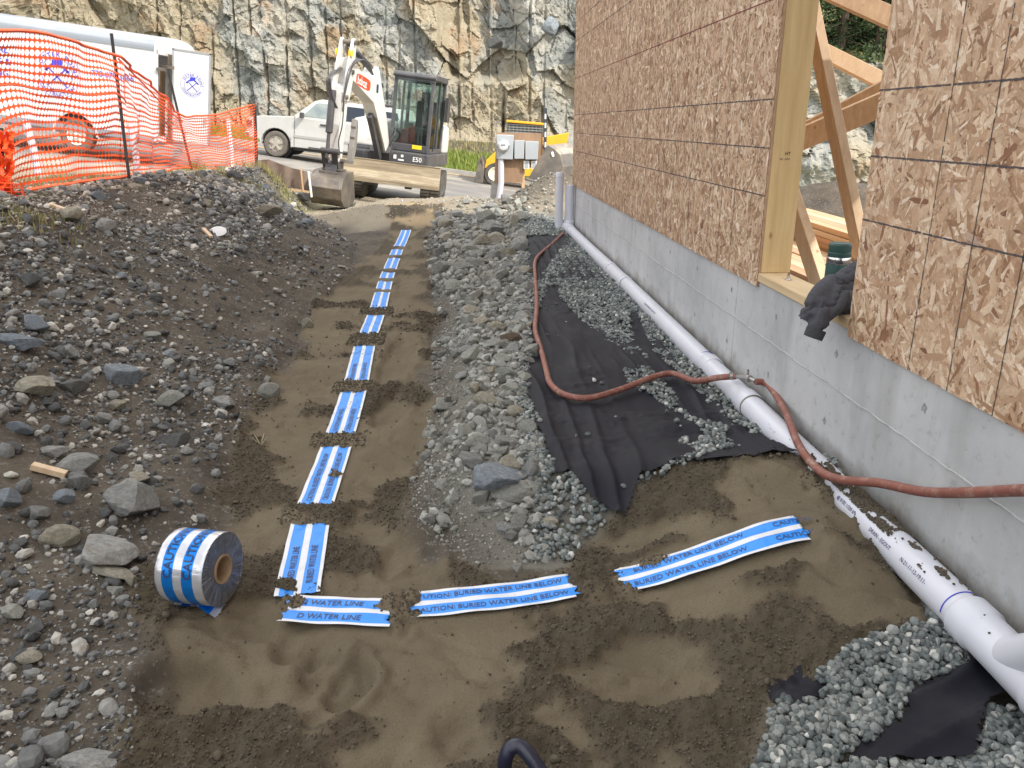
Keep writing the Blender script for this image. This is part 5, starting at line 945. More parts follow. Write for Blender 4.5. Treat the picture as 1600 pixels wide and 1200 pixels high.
for k in range(3): b = hb(); o_ = (k - 1) * .03; b.tube(spline([fh(3.6, 2.55, -.06 + o_), fh(3.98 + .02 * k, 2.35, -.09 + o_), fh(4.02, 2.05, -.06 + o_), fh(3.95, 1.8, .04 + o_ * .3)], 6), .013, 7); b.build('hydraulic_hose', M['hyd_black'], ex)
b = hb(); b.tube(spline([fh(3.86, 1.9, .13), fh(3.95, 1.5, .15), fh(3.93, 1.2, .1), fh(3.9, .95, .12)], 6), .011, 7); b.build('hydraulic_hose', M['hyd_black'], ex); b = hb(); b.tube(spline([fh(.9, 1.05, .1), fh(1.0, 1.35, .25), fh(.8, 1.5, .2)], 5), .014, 7); b.build('hydraulic_hose', M['hyd_black'], ex)
b = hb()
for s_ in (-1, 1): b.bar(fh(4.05, 1.0, s_ * .09 - .02), fh(3.9, .68, s_ * .09 - .02), .03, .1, (1, 0, 0)); b.bar(fh(4.05, 1.0, s_ * .1), fh(3.78, .98, s_ * .1), .03, .09, (1, 0, 0))
b.prism(*sw([(3.6, .85), (3.95, .78), (4.0, .62), (3.6, .6)], .2), 'x'); b.lathe(fh(4.05, 1.0, -.16), (1, 0, 0), [(0, 0), (.05, 0), (.05, .32), (0, .32)], 12); b.build('bucket_link', M['hyd_black'], ex, bevel=.006)
# bucket: curved shell, side plates, lip teeth
pf = [(3.62, .66), (3.98, .64), (4.15, .54), (4.23, .38), (4.18, .2), (4.02, .08), (3.78, .05), (3.5, .12)]; b = hb(); W2 = .265; n = len(pf); inn = []
ctr_ = (3.8, .32)
for f_, h_ in pf: inn.append((f_ + (ctr_[0] - f_) * .09, h_ + (ctr_[1] - h_) * .09))
b.prism(*[q for q in sw(pf + inn[::-1], 2 * W2)], 'x'); b.build('bucket', M['steel_worn'], ex, bevel=.006); bk = ex.children[-1]
b = hb()
for s_ in (-1, 1): b.prism(*sw(pf + [(3.46, .22)], .025, s_ * (W2 + .013)), 'x')
b.box(fh(3.8, .67), (.34, .3, .03)); b.box(fh(4.0, .62), (.36, .1, .05)); b.build('side_plate', M['steel_worn'], bk, bevel=.005)
b = hb()
for s_ in (-.26, -.09, .09, .26): b.prism(*sw([(3.53, .03), (3.36, .1), (3.34, .12), (3.5, .1)], .06, s_), 'x')
b.build('tooth', M['steel_worn'], bk)
b = hb(); b.prism(*sw([(3.62, .85), (3.5, .84), (3.40, 1.1), (3.36, 1.5), (3.4, 1.62), (3.48, 1.64), (3.52, 1.5), (3.5, 1.45), (3.55, 1.3), (3.53, 1.25), (3.58, 1.1)], .09, .2), 'x'); b.box(fh(3.6, .82, .12), (.3, .06, .06)); b.build('thumb', mat('primer_grey', (.17, .165, .16), (.24, .22, .19), 9, .6), ex, bevel=.006)
# ------------------------------------------------------------------ white four wheel drive car
q = pY(432, 250, 24.9); cz_ = float(roadz(q.x, q.y)) + .02
sv = empty('suv', (q.x, q.y - .1, cz_ + .0), (0, TILT - .01, R(-4))); tag(sv, 'dusty white four wheel drive estate car parked on the road behind the excavator', 'car')
def arch(cx_, r_, n=12): return [(cx_ + r_ * math.cos(a), .37 + r_ * math.sin(a)) for a in np.linspace(-.12, math.pi + .12, n)]
out = [(-.84, .48), (-.88, .62), (-.86, .95), (-.78, 1.06), (-.4, 1.13), (.5, 1.2), (4.02, 1.2), (4.08, 1.1), (4.1, .5), (3.5, .4)] + arch(2.98, .45) + [(2.45, .36), (.55, .34)] + arch(0, .45) + [(-.5, .45)]
b = MB(); b.prism(out, 0, 1.92, 'y'); body = b.build('body', M['white_paint'], sv, bevel=.02, seg=2)
gh = [(.48, 1.19), (1.08, 1.70), (1.3, 1.77), (3.7, 1.75), (3.95, 1.2)]; b = MB(); V = [(x, .02 + (z - 1.19) * .28, z) for x, z in gh] + [(x, 1.90 - (z - 1.19) * .28, z) for x, z in gh]; n = 5; b.add(V, [tuple(range(n)), tuple(range(2 * n - 1, n - 1, -1))] + [(i, (i + 1) % n, n + (i + 1) % n, n + i) for i in range(n)]); b.build('cabin', M['white_paint'], sv, bevel=.02, seg=2)
def win(poly, nm, mt):
    b = MB(); V = [(x, .008 + (z - 1.19) * .28, z) for x, z in poly] + [(x, .03 + (z - 1.19) * .28, z) for x, z in poly]; n = len(poly); b.add(V, [tuple(range(n)), tuple(range(2 * n - 1, n - 1, -1))] + [(i, (i + 1) % n, n + (i + 1) % n, n + i) for i in range(n)]); b.build(nm, mt, sv)
win([(.78, 1.25), (1.14, 1.63), (1.22, 1.66), (1.6, 1.66), (1.6, 1.25)], 'window', mat('side_glass', (.16, .2, .21), (.3, .33, .3), 3, .08, spec=.7)); win([(1.72, 1.25), (1.72, 1.66), (2.58, 1.66), (2.62, 1.25)], 'window', M['dark_glass']); win([(2.75, 1.25), (2.74, 1.66), (3.55, 1.64), (3.7, 1.25)], 'window', M['dark_glass'])
b = MB(); b.bar((.5, .2, 1.215), (1.1, .36, 1.70), .02, .02); b.add([(.53, .1, 1.245), (1.07, .22, 1.70), (1.07, 1.7, 1.70), (.53, 1.82, 1.245)], [(0, 1, 2, 3)]); b.build('windscreen', M['dark_glass'], sv)
for x in (0, 2.98):
    w = empty('wheel', (x, .14, .37)); w.parent = sv; b = MB(); b.lathe((0, -.13, 0), (0, 1, 0), [(.22, .03), (.3, .0), (.35, .01), (.372, .05), (.372, .2), (.35, .25), (.2, .25)], 36); b.build('tyre', mat('dusty_tyre', (.16, .14, .12), (.1, .09, .08), 12, .9) if x == 0 else bpy.data.materials['dusty_tyre'], w, smooth=True)
    b = MB(); b.lathe((0, -.115, 0), (0, 1, 0), [(0, .0), (.05, .0), (.06, .02), (.2, .045), (.215, .01), (.225, .02)], 30)
    for k in range(5): a = 2 * math.pi * k / 5 + .3; b.bar((0, -.11, 0), (.2 * math.cos(a), -.105, .2 * math.sin(a)), .07, .05, (0, 1, 0))
    b.build('rim', mat('dusty_alloy', (.5, .46, .4), (.4, .37, .32), 9, .5, metal=.4) if x == 0 else bpy.data.materials['dusty_alloy'], w, bevel=.004)
    b = MB(); b.lathe((0, .04, 0), (0, 1, 0), [(.40, 0), (.44, .01), (.44, .5), (0, .5)], 24); b.build('wheel_well', M['seat'], w)
    b = MB(); b.lathe((0, 1.5, 0), (0, 1, 0), [(0, 0), (.37, 0), (.37, .22), (0, .22)], 24); b.build('far_tyre', M['rubber'], w)
mg = mat('moulding_grey', (.35, .35, .34), None, rough=.6); b = MB(); b.box((1.5, -.008, .66), (1.9, .02, .07)); b.build('side_moulding', mg, sv); b = MB(); b.box((3.75, -.006, .66), (.5, .02, .07)); b.build('side_moulding', mg, sv)
b = MB(); b.box((1.63, .0, .8), (.012, .012, .85)); b.box((.56, .0, .8), (.012, .012, .85)); b.box((2.62, .0, .9), (.012, .012, .55)); b.box((1.9, .002, .38), (1.8, .05, .04)); b.box((1.9, .35, .3), (3.9, .1, .12)); b.build('door_gap', M['machine_grey'], sv)
b = MB(); b.box((1.42, -.02, 1.06), (.18, .02, .05)); b.box((2.48, -.02, 1.02), (.16, .02, .05)); b.build('door_handle', M['hyd_black'], sv); b = MB(); b.box((.8, -.1, 1.27), (.1, .16, .16)); b.build('mirror', M['hyd_black'], sv, bevel=.02)
b = MB(); b.box((-.86, .96, .56), (.14, 1.94, .16)); b.build('bumper', M['chrome'], sv, bevel=.03); b = MB(); b.box((-.84, .25, .86), (.06, .3, .22)); b.box((-.8, -.004, .86), (.16, .01, .2)); b.build('headlight', M['car_glass'], sv); b = MB(); b.tube([(2.55, .5, 1.82), (3.4, .5, 1.82)], .04, 8); b.box((2.7, .6, 1.83), (.3, .3, .08)); b.build('roof_rack', M['hyd_black'], sv); b = MB(); b.box((.50, -.0, .5), (.03, .12, .3)); b.build('mudflap', M['white_paint'], sv)
# ------------------------------------------------------------------ white cargo trailer
tr = empty('cargo_trailer', (-7.42, 17.2, float(roadz(-7.42, 17.2)) + .1), (0, TILT + .012, 0)); tag(tr, 'white enclosed cargo trailer with round roof and blue lettering behind the orange fence', 'trailer')
b = MB(); b.prism([(0, .42), (0, 2.2), (2.1, 2.2), (2.1, .42), (2.02, .42), (2.02, 2.12), (.08, 2.12), (.08, .5), (2.02, .5), (2.02, .42)], -6.2, 0, 'x'); tw_ = mat('trailer_white', (.64, .64, .65), (.6, .6, .61), 2, .3); b.build('side_wall', tw_, tr)
b = MB(); b.box((-6.15, 1.05, 1.3), (.06, 2.0, 1.7)); b.build('front_wall', tw_, tr)
pf = [(.0, 2.2)] + [(1.05 - 1.05 * math.cos(a), 2.2 + .28 * math.sin(a) ** .6) for a in np.linspace(.12, math.pi - .12, 14)] + [(2.1, 2.2)]; b = MB(); b.prism(pf, -6.25, .0, 'x'); b.build('roof', mat('trailer_roof', (.26, .29, .33), (.33, .35, .38), 2, .3, metal=.2), tr, smooth=True, bevel=.01)
pf2 = [(y, z) for y, z in pf]; b = MB(); b.prism(pf2, .002, .03, 'x'); b.box((.02, 1.05, 2.16), (.05, 2.1, .1)); b.box((.02, .04, 1.3), (.05, .09, 1.8)); b.box((.02, 2.06, 1.3), (.05, .09, 1.8)); b.box((.02, 1.05, .46), (.05, 2.1, .1)); b.build('rear_frame', tw_, tr)
b = MB(); b.box((-3.1, -.01, .46), (6.2, .03, .12)); b.box((-3.1, -.005, 2.19), (6.2, .02, .05)); b.box((-3.1, 1.05, .36), (6, 1.6, .08)); b.build('rail', mat('trailer_rail', (.3, .33, .36), None, rough=.4, metal=.4), tr)
b = MB(); b.box((-.6, .5, 1.2), (.9, .03, 1.4)); b.box((-.15, .35, 1.15), (.04, .3, 1.5)); b.box((-.15, .75, 1.15), (.04, .2, 1.5)); b.build('timber_lining', M['brace'], tr)
b = MB(); b.tube([(.06, .05, 1.85), (.06, .35, 1.85)], .02, 8); b.box((.08, .2, 1.83), (.05, .5, .05)); b.build('latch_bar', M['steel_worn'], tr)
for wx in (-1.58,):
    w = empty('wheel', (wx, .02, .32)); w.parent = tr; b = MB(); b.lathe((0, -.05, 0), (0, 1, 0), [(.19, .02), (.28, 0), (.34, .03), (.345, .2), (.2, .22)], 32); b.build('tyre', bpy.data.materials['dusty_tyre'], w, smooth=True); b = MB(); b.lathe((0, -.03, 0), (0, 1, 0), [(0, -.02), (.05, -.02), (.07, .03), (.15, .03), (.19, -.01), (.2, .02)], 24)
    for k in range(5): a = 2 * math.pi * k / 5; b.box((.11 * math.cos(a), -.01, .11 * math.sin(a)), (.03, .03, .03))
    b.build('rim', mat('trailer_rim', (.7, .68, .62), None, rough=.5), w)
b = MB(); b.prism([(-1.58 + q * math.cos(t_), .34 + q * math.sin(t_)) for q, ts_ in ((.46, np.linspace(0, math.pi, 12)), (.42, np.linspace(math.pi, 0, 12))) for t_ in ts_], -.05, .0, 'y'); b.build('fender', M['white_paint'], tr)
b = MB(); b.prism([(-1.58 + .42 * math.cos(t_), .40 + .36 * math.sin(t_)) for t_ in np.linspace(0, math.pi, 12)], -.008, -.003, 'y'); b.build('wheel_arch_shade', M['seat'], tr)  # flat black plate on the wall, painted shade of the wheel arch
def sidefn(x0, z0): return lambda x, y, z: (x0 + x, -.006, z0 + y)
lettering([('RESIDENTIAL', .17, -.06, .22), ('FORMING &', .17, .06, 0), ('FRAMING', .17, .2, -.22)], sidefn(-3.82, 1.5), M['decal_blue'], tr); lettering([('778-679-3866', .15, 0, 0)], sidefn(-1.25, 1.53), M['decal_blue'], tr)
def emblem(fn, r, parent, nm='emblem'):      # ring of letters, animal head, crossed hammers
    V = []; F = []
    def add(v, f):
        n_ = len(V); V.extend(fn(*q) for q in v); F.extend(tuple(i + n_ for i in g) for g in f)
    def ring(r0, r1, n=48): add([(math.cos(2 * math.pi * k / n) * q, math.sin(2 * math.pi * k / n) * q) for q in (r0, r1) for k in range(n)], [(k, (k + 1) % n, n + (k + 1) % n, n + k) for k in range(n)])
    ring(r * .66, r * .68); ring(r * .985, r)
    def arc(s, ang0, sgn, size, rad):
        an = ang0
        for chx in s:
            Vt, Ft = text_raw(chx, size); w_ = (Vt[:, 0].max() if len(Vt) else size * .3); hw = (w_ / 2) / rad; an -= sgn * hw; ca_, sa_ = math.cos(an), math.sin(an)
            if len(Vt): add([((rad + (v[1] * sgn)) * ca_ + (v[0] - w_ / 2) * sa_ * sgn, (rad + (v[1] * sgn)) * sa_ - (v[0] - w_ / 2) * ca_ * sgn) for v in Vt.tolist()], Ft)
            an -= sgn * (hw + size * .14 / rad)
    arc('OTTER', math.pi * .86, 1, r * .26, r * .72); arc('POINT', math.pi * .36, 1, r * .26, r * .72); arc('CONSTRUCTION', math.pi * 1.12, -1, r * .22, r * .92)
    head = [(-.32, .30), (-.22, .42), (-.2, .58), (-.05, .62), (.1, .60), (.22, .66), (.27, .52), (.24, .40), (.3, .26), (.2, .28), (.12, .36), (-.05, .32), (-.2, .26)]; add([(x * r, y * r) for x, y in head], [tuple(range(len(head)))])
    for s_ in (-1, 1):
        a = Vector((-.42 * s_, -.5)) * r; c = Vector((.34 * s_, .2)) * r; d = (c - a).normalized(); n_ = Vector((-d.y, d.x)); t_ = r * .028
        add([a + n_ * t_, a - n_ * t_, c - n_ * t_, c + n_ * t_], [(0, 1, 2, 3)]); add([c + n_ * r * .16, c - n_ * r * .12, c - n_ * r * .12 + d * r * .1, c + n_ * r * .16 + d * r * .1], [(0, 1, 2, 3)])
        add([(s_ * r * .47 - r * .08, r * .1), (s_ * r * .47 + r * .08, r * .08), (s_ * r * .47 + r * .05, r * .2), (s_ * r * .47 - r * .04, r * .2)], [(0, 1, 2, 3)])
    return npmesh(nm, [tuple(v) for v in V], F, M['decal_blue'], parent)
emblem(lambda x, y: (-1.93 + x, -.006, 1.46 + y), .46, tr)
dr_ = MB(); dr_.box((.6, .4, 1.36), (.76, .04, 1.8)); do = dr_.build('rear_door', tw_, tr, bevel=.01); dr_ = MB()
for x in (.225, .975): dr_.box((x, .395, 1.36), (.03, .055, 1.82))
for z in (.46, 2.26): dr_.box((.6, .395, z), (.78, .055, .03))
dr_.box((.9, .36, .95), (.04, .03, .12)); dr_.box((.35, .36, .85), (.12, .02, .2)); dr_.build('door_trim', mat('alu_trim', (.5, .5, .5), None, rough=.3, metal=.7), do); emblem(lambda x, y: (.62 + x, .376, 1.62 + y), .24, do); dr_ = MB()
for z in (.8, 1.9): dr_.box((.12, .38, z), (.26, .03, .06))
dr_.box((.1, .75, 1.3), (.03, .6, 1.7)); dr_.build('hinge', M['steel_worn'], tr)
# ------------------------------------------------------------------ orange safety fence
fe = empty('safety_fence', pY(183, 290, 8.0)); tag(fe, 'bright orange plastic mesh safety fence sagging between leaning steel posts', 'fence'); OF = Matrix.Translation(-fe.location)
cols = [(-90, 60, 335, 5.4), (-40, 50, 325, 5.7), (0, 48, 310, 5.95), (60, 50, 294, 6.5), (120, 68, 285, 7.15), (183, 88, 277, 8.0), (218, 116, 272, 9.0), (255, 150, 268, 10.3), (285, 181, 262, 11.4), (302, 181, 264, 11.9), (330, 180, 271, 12.6), (362, 173, 270, 13.4), (400, 161, 256, 14.2)]
top = [pY(c[0], c[1], c[3]) for c in cols]; bot = [pY(c[0], c[2], c[3]) for c in cols]; top = spline(top, 10); bot = spline(bot, 10)
Ls = [0]
for i in range(1, len(bot)): Ls.append(Ls[-1] + (bot[i] - bot[i - 1]).length)
tA = np.array([v[:] for v in top]); bA = np.array([v[:] for v in bot]); Ls = np.array(Ls); nc = int(Ls[-1] / .052); nr = 21
def fpt(s, t): # s metres along, t 0..1 up
    P = np.stack([np.interp(s, Ls, bA[:, k]) * (1 - t) + np.interp(s, Ls, tA[:, k]) * t for k in range(3)], -1); wv = .05 * np.sin(s * 2.1 + t * 4) * np.sin(t * 3.1) + .025 * np.sin(s * 5.3 - t * 7) + .012 * np.sin(s * 13 + t * 5)
    P[:, 0] += wv; P[:, 2] += .02 * np.sin(s * 3.3 + t * 9) * np.sin(t * 3.14) + .012 * np.sin(s * 7.7 + t * 3) * np.sin(t * 3.14); return P
cs_ = []; rim = [(0, 0), (.5, 0), (1, 0), (1, .5), (1, 1), (.5, 1), (0, 1), (0, .5)]; CC, RR_ = np.meshgrid(np.arange(nc), np.arange(nr)); CC = CC.ravel(); RR_ = RR_.ravel()
S_ = []; T_ = []; slant = .9
for k in range(8):
    u, v_ = rim[k]; S_.append(CC + u); T_.append(RR_ + v_)
for k in range(8):
    a = math.pi * 1.25 + k * math.pi / 4; S_.append(CC + .5 + .46 * math.cos(a) * 1.05); T_.append(RR_ + .5 + .395 * math.sin(a) * 1.04)
S_ = np.stack(S_, 1).astype(float); T_ = np.stack(T_, 1).astype(float); P = fpt((S_ * .052).ravel(), (T_ / nr).ravel()); P = P - np.array(fe.location[:])
nf = len(CC); base = (np.arange(nf) * 16)[:, None, None]; q = np.array([(k, (k + 1) % 8, 8 + (k + 1) % 8, 8 + k) for k in range(8)])[None]; F = (base + q).reshape(-1, 4)
npmesh('netting', P, F, M['orange'], fe)
b = MB(); b.T = OF
ss = np.arange(0, nc) * .052
for tt, w in ((0.0, .014), (1., .014), (.33, .007), (.66, .007)):
    pts = fpt(ss, np.full(len(ss), tt))
    b.tube([tuple(p_) for p_ in pts[::3]], w, 5)
b.tube([pY(185, 92, 8.0), pY(225, 132, 9.3), pY(262, 172, 10.5), pY(285, 190, 11.4)], .008, 5); b.build('selvedge', M['orange'], fe)
bun = random.Random(3)
for k in range(7):       # gathered net at the left post
    pts = []; x0 = bun.uniform(-8, 16)
    for i in range(9): yy = 205 + i * 14; pts.append(pY(x0 + bun.uniform(-6, 6), yy, 5.85 + bun.uniform(-.06, .06)))
    b = MB(); b.T = OF; sp2 = spline(pts, 4)
    for i in range(len(sp2) - 1): b.bar(sp2[i], sp2[i + 1], .022 + .02 * abs(math.sin(i)), .003, (0, 1, .3 * math.sin(i)))
    b.build('gathered_net', M['orange'], fe)
b = MB(); b.T = OF
for i in range(5): b.bar(pY(-4 + i * 2, 285 + i * 7, 5.8), pY(34 + i, 288 + i * 6, 5.8), .006, .02, (0, 1, 0))
b.bar(pY(32, 285, 5.8), pY(38, 310, 5.78), .006, .02, (0, 1, 0)); b.bar(pY(18, 285, 5.8), pY(20, 318, 5.78), .006, .02, (0, 1, 0)); b.build('torn_corner', M['orange'], fe)
for (xa, ya), (xb, yb), Y_, w in (((174, 52), (204, 296), 8.03, .032), ((262, 108), (303, 280), 11.75, .035), ((398, 165), (402, 290), 14.25, .06), ((2, 200), (6, 325), 5.95, .03)):
    b = MB(); b.T = OF; a = pY(xa, ya, Y_); c = pY(xb, yb, Y_); b.bar(a, c, w, .006); b.bar(a, c, .006, w * .9); o = b.build('post', M['dark_post'], fe)
# white marker posts behind the fence
for (xa, ya), (xb, yb), Y_, lab in (((40, 188), (60, 275), 9.5, 'bent white marker post behind the left part of the orange fence'), ((203, 192), (214, 272), 10.5, 'white marker post behind the fence beside the first black post'), ((356, 186), (362, 264), 15.5, 'slim white marker post behind the far end of the orange fence')):
    a = pY(xb, yb, Y_); a.z -= .15; c = pY(xa, ya, Y_); b = MB(); b.T = Matrix.Translation(-a); b.tube([a, a * .5 + c * .5 + Vector((.02, 0, .0)), c], .04, 12); o = b.build('marker_post', M['pvc'], smooth=True); o.location = a; tag(o, lab, 'post')
# low dark silt barrier where the bank ends
sb = empty('silt_barrier', pY(440, 290, 14.0)); OS = Matrix.Translation(-sb.location); tag(sb, 'low brown silt barrier sheet with wooden stakes at the far end of the bank', 'barrier'); b = MB(); b.T = OS; tp2 = [(404, 250), (420, 249), (440, 257), (458, 263), (480, 268)]; bt2 = [(404, 278), (420, 282), (440, 290), (458, 294), (484, 298)]
V = []
for i in range(33):
    t = i / 32 * 4; k = min(3, int(t)); f_ = t - k
    for P_, off in ((tp2, 0), (bt2, .03)): x = P_[k][0] * (1 - f_) + P_[k + 1][0] * f_; y = P_[k][1] * (1 - f_) + P_[k + 1][1] * f_; v_ = pY(x, y, 14.0 + .02 * math.sin(i * .6) + off); V.append(v_)
V2 = V + [v + Vector((0, .012, 0)) for v in V]; n = 33; F = []
for i in range(n - 1): F += [(2 * i, 2 * i + 1, 2 * i + 3, 2 * i + 2), (66 + 2 * i, 66 + 2 * i + 2, 66 + 2 * i + 3, 66 + 2 * i + 1), (2 * i, 2 * i + 2, 66 + 2 * i + 2, 66 + 2 * i)]
b.add(V2, F); b.build('sheet', mat('silt_cloth', (.15, .11, .09), (.25, .19, .15), 4, .8, bs=12), sb, smooth=True); b = MB(); b.T = OS; b.bar(pY(433, 294, 13.95), pY(484, 300, 13.9), .03, .03); b.bar(pY(470, 262, 13.9), pY(474, 300, 13.9), .03, .02); b.build('stake', M['wood'], sb)
a = pY(487, 308, 13.4); c = pY(482, 268, 13.4); b = MB(); b.T = Matrix.Translation(-a); b.bar(a, c, .06, .02); o = b.build('survey_stake', mat('white_stake', (.7, .7, .68), None, rough=.7)); o.location = a; tag(o, 'white survey stake right of the silt barrier', 'stake')
a = pY(622, 325, 12.9); c = pY(660, 327, 12.7); b = MB(); b.T = Matrix.Translation(-a); b.tube([a, c], .035, 12); b.tube([pY(632, 326, 12.8), pY(628, 312, 12.8)], .012, 6); o = b.build('pipe_stub', M['pvc'], smooth=True); o.location = a; tag(o, 'short white pipe stub lying where the trench meets the road', 'pipe')
# ------------------------------------------------------------------ electric meter board
YM = 14.0; mo = pY(775, 322, YM); mb = empty('meter_board', mo); tag(mb, 'plywood board on a post with electric meter and grey boxes beside the earth mound', 'meter board'); OM = Matrix.Translation(-mo)
def mp(x, y, d=0): v = pY(x, y, YM); return (v.x, v.z)
def flat(poly, d0, d1, nm, mt, par=mb, bev=.0):
    b = MB(); b.T = OM; b.prism([mp(*q) for q in poly], YM + d0, YM + d1, 'y'); return b.build(nm, mt, par, bevel=bev)
flat([(776, 207), (848, 208), (848, 262), (818, 262), (816, 285), (772, 285)], 0, .02, 'board', M['plywood'])
flat([(764, 326), (776, 326), (779, 284), (768, 284)], .02, .12, 'post', M['concrete_block']); flat([(815, 300), (820, 300), (820, 208), (815, 208)], .02, .06, 'post', M['wood'])
mx_ = flat([(776, 210), (803, 211), (801, 249), (776, 248)], -.13, -.001, 'meter_box', M['grey_box'], bev=.01); a = pY(786.5, 228, YM - .13); b = MB(); b.T = OM; b.lathe(a, (0, -1, 0), [(.09, 0), (.09, .03), (.082, .03), (.08, .1), (.06, .13), (0, .135)], 28); b.build('meter_glass', mat('meter_lens', (.6, .63, .66), None, rough=.08, spec=.8), mx_, smooth=True); b = MB(); b.T = OM; b.lathe(a + Vector((0, -.002, 0)), (0, -1, 0), [(.092, 0), (.1, .005), (.1, .03), (.09, .035)], 28); b.box(a + Vector((0, -.137, .02)), (.07, .004, .02)); b.build('meter_ring', M['chrome'], mx_)
flat([(803.5, 219), (819.5, 219), (818.5, 248), (803.5, 248)], -.1, -.001, 'breaker_box', M['grey_box'], bev=.008); flat([(820.5, 220), (841.5, 221), (840, 249), (820.5, 249)], -.1, -.001, 'breaker_box', M['grey_box'], bev=.008)
ow = mat('outlet_white', (.75, .75, .72), None, rough=.4)
for x0 in (818, 830): o = flat([(x0, 251), (x0 + 9, 251), (x0 + 9, 264), (x0, 264)], -.05, -.001, 'outlet', ow, bev=.006); flat([(x0 + 2, 253), (x0 + 7, 253), (x0 + 7, 262), (x0 + 2, 262)], -.054, -.0505, 'outlet_face', M['grey_box'], o)
b = MB(); b.T = OM; b.tube([pY(783, 247, YM - .06), pY(783, 285, YM - .06), pY(779, 316, YM - .06)], .05, 16); b.build('conduit', M['pvc'], mb, smooth=True)
ps = flat([(848.5, 300), (853, 300), (855, 169), (850, 169)], -.03, .03, 'tall_strip', mat('strip_black', (.04, .045, .05), None, rough=.6))
for y in (178, 192, 206, 222, 238): flat([(851, y), (853.5, y), (853.3, y + 8), (850.8, y + 8)], -.034, -.031, 'strip_mark', ow, ps)
# ------------------------------------------------------------------ yellow skid loader beyond the board
YL = 26.; lo = pY(800, 288, YL); ld = empty('skid_loader', lo); tag(ld, 'yellow skid steer loader half hidden behind the meter board', 'loader'); OL = Matrix.Translation(-lo)
def lf(poly, d0, d1, nm, mt, par=ld, bev=.02):
    b = MB(); b.T = OL; b.prism([(pY(x, y, YL).x, pY(x, y, YL).z) for x, y in poly], YL + d0, YL + d1, 'y'); return b.build(nm, mt, par, bevel=bev)
lf([(770, 262), (782, 236), (868, 232), (880, 240), (880, 276), (770, 276)], .15, 1.5, 'chassis', M['loader_yellow']); cb = lf([(790, 236), (793, 191), (848, 195), (850, 236)], .3, 1.4, 'cab', M['machine_grey']); lf([(791, 187), (850, 192), (850, 196), (791, 191)], .2, 1.5, 'cab_roof', M['loader_yellow'])
b = MB(); b.T = OL
for k in range(9): p0 = pY(796 + k * 6, 193 + k * .5, YL + .28); p1 = pY(796 + k * 6, 206, YL + .28); b.bar(p0, p1, .03, .02)
for k in range(4): b.bar(pY(793, 194 + k * 4, YL + .27), pY(848, 197 + k * 4, YL + .27), .02, .03)
b.build('side_guard', mat('guard_grey', (.2, .21, .2), None, rough=.6), cb)
lf([(846, 215), (889, 207), (886, 226), (850, 233)], .0, .18, 'lift_arm', M['loader_yellow']); lf([(757, 262), (760, 250), (774, 237), (800, 226), (850, 219), (850, 226), (800, 234), (778, 246), (766, 266)], .0, .16, 'lift_arm', M['loader_yellow'])
lf([(741, 286), (748, 249), (752, 250), (757, 262), (755, 286)], -.1, 1.75, 'bucket', M['steel_worn']); lf([(748, 249), (753, 244), (757, 258), (754, 262)], -.1, 1.75, 'bucket_back', M['steel_worn'])
for x_ in (773, 862):
    c_ = pY(x_, 272, YL - .02); b = MB(); b.T = OL; b.lathe(c_, (0, 1, 0), [(.2, .02), (.32, 0), (.36, .05), (.36, .28), (.2, .3)], 28); w = b.build('wheel', M['rubber'], ld, smooth=True); b = MB(); b.T = OL; b.lathe(c_ + Vector((0, .01, 0)), (0, 1, 0), [(0, .05), (.12, .05), (.2, 0), (.22, .02)], 24); b.build('rim', mat('cream_rim', (.7, .66, .52), None, rough=.5), w)
# the large loader bucket on the mound
YB = 12.7; bo_ = pY(860, 288, YB); bkt = empty('loader_bucket', bo_); tag(bkt, 'large worn steel loader bucket resting on the gravel mound by the building corner', 'loader bucket'); OBk = Matrix.Translation(-bo_) 
pf = [(860, 225.6), (872, 233), (879, 241), (883.5, 260.5), (881, 274), (865.5, 287), (846, 284), (828.5, 279)]; wv = Vector((1.5, .75, .12)); inn = [(x + (855 - x) * .06, y + (262 - y) * .06) for x, y in pf]
def sweep(poly, d0, d1, nm, mt, par):
    V = [pY(x, y, YB) + wv * d0 - bo_ for x, y in poly] + [pY(x, y, YB) + wv * d1 - bo_ for x, y in poly]; n = len(poly); b = MB(); b.add(V, [tuple(range(n - 1, -1, -1)), tuple(range(n, 2 * n))] + [(i, (i + 1) % n, n + (i + 1) % n, n + i) for i in range(n)]); return b.build(nm, mt, par, bevel=.008)
bm_ = mat('bucket_paint', (.12, .115, .11), (.2, .17, .14), 5, .5, metal=.3, dirt=(.3, .25, .18), dsc=5, dth=(.5, .75)); sweep(pf + inn[::-1], 0, 1, 'shell', bm_, bkt); sweep(pf, -.03, 0.0, 'side_plate', bm_, bkt); sweep(pf, 1.0, 1.03, 'side_plate', bm_, bkt); sweep([(826, 277), (846, 283), (846, 287), (825, 281)], -.04, 1.03, 'cutting_edge', M['steel_worn'], bkt)
sweep([(884, 214), (896, 205), (899, 225), (890, 245), (882, 240)], .35, .5, 'mount_plate', M['machine_grey'], bkt); sweep([(868, 238), (869.5, 236), (871.5, 243), (870, 245)], -.05, -.032, 'grade_sticker', M['decal_white'], bkt)
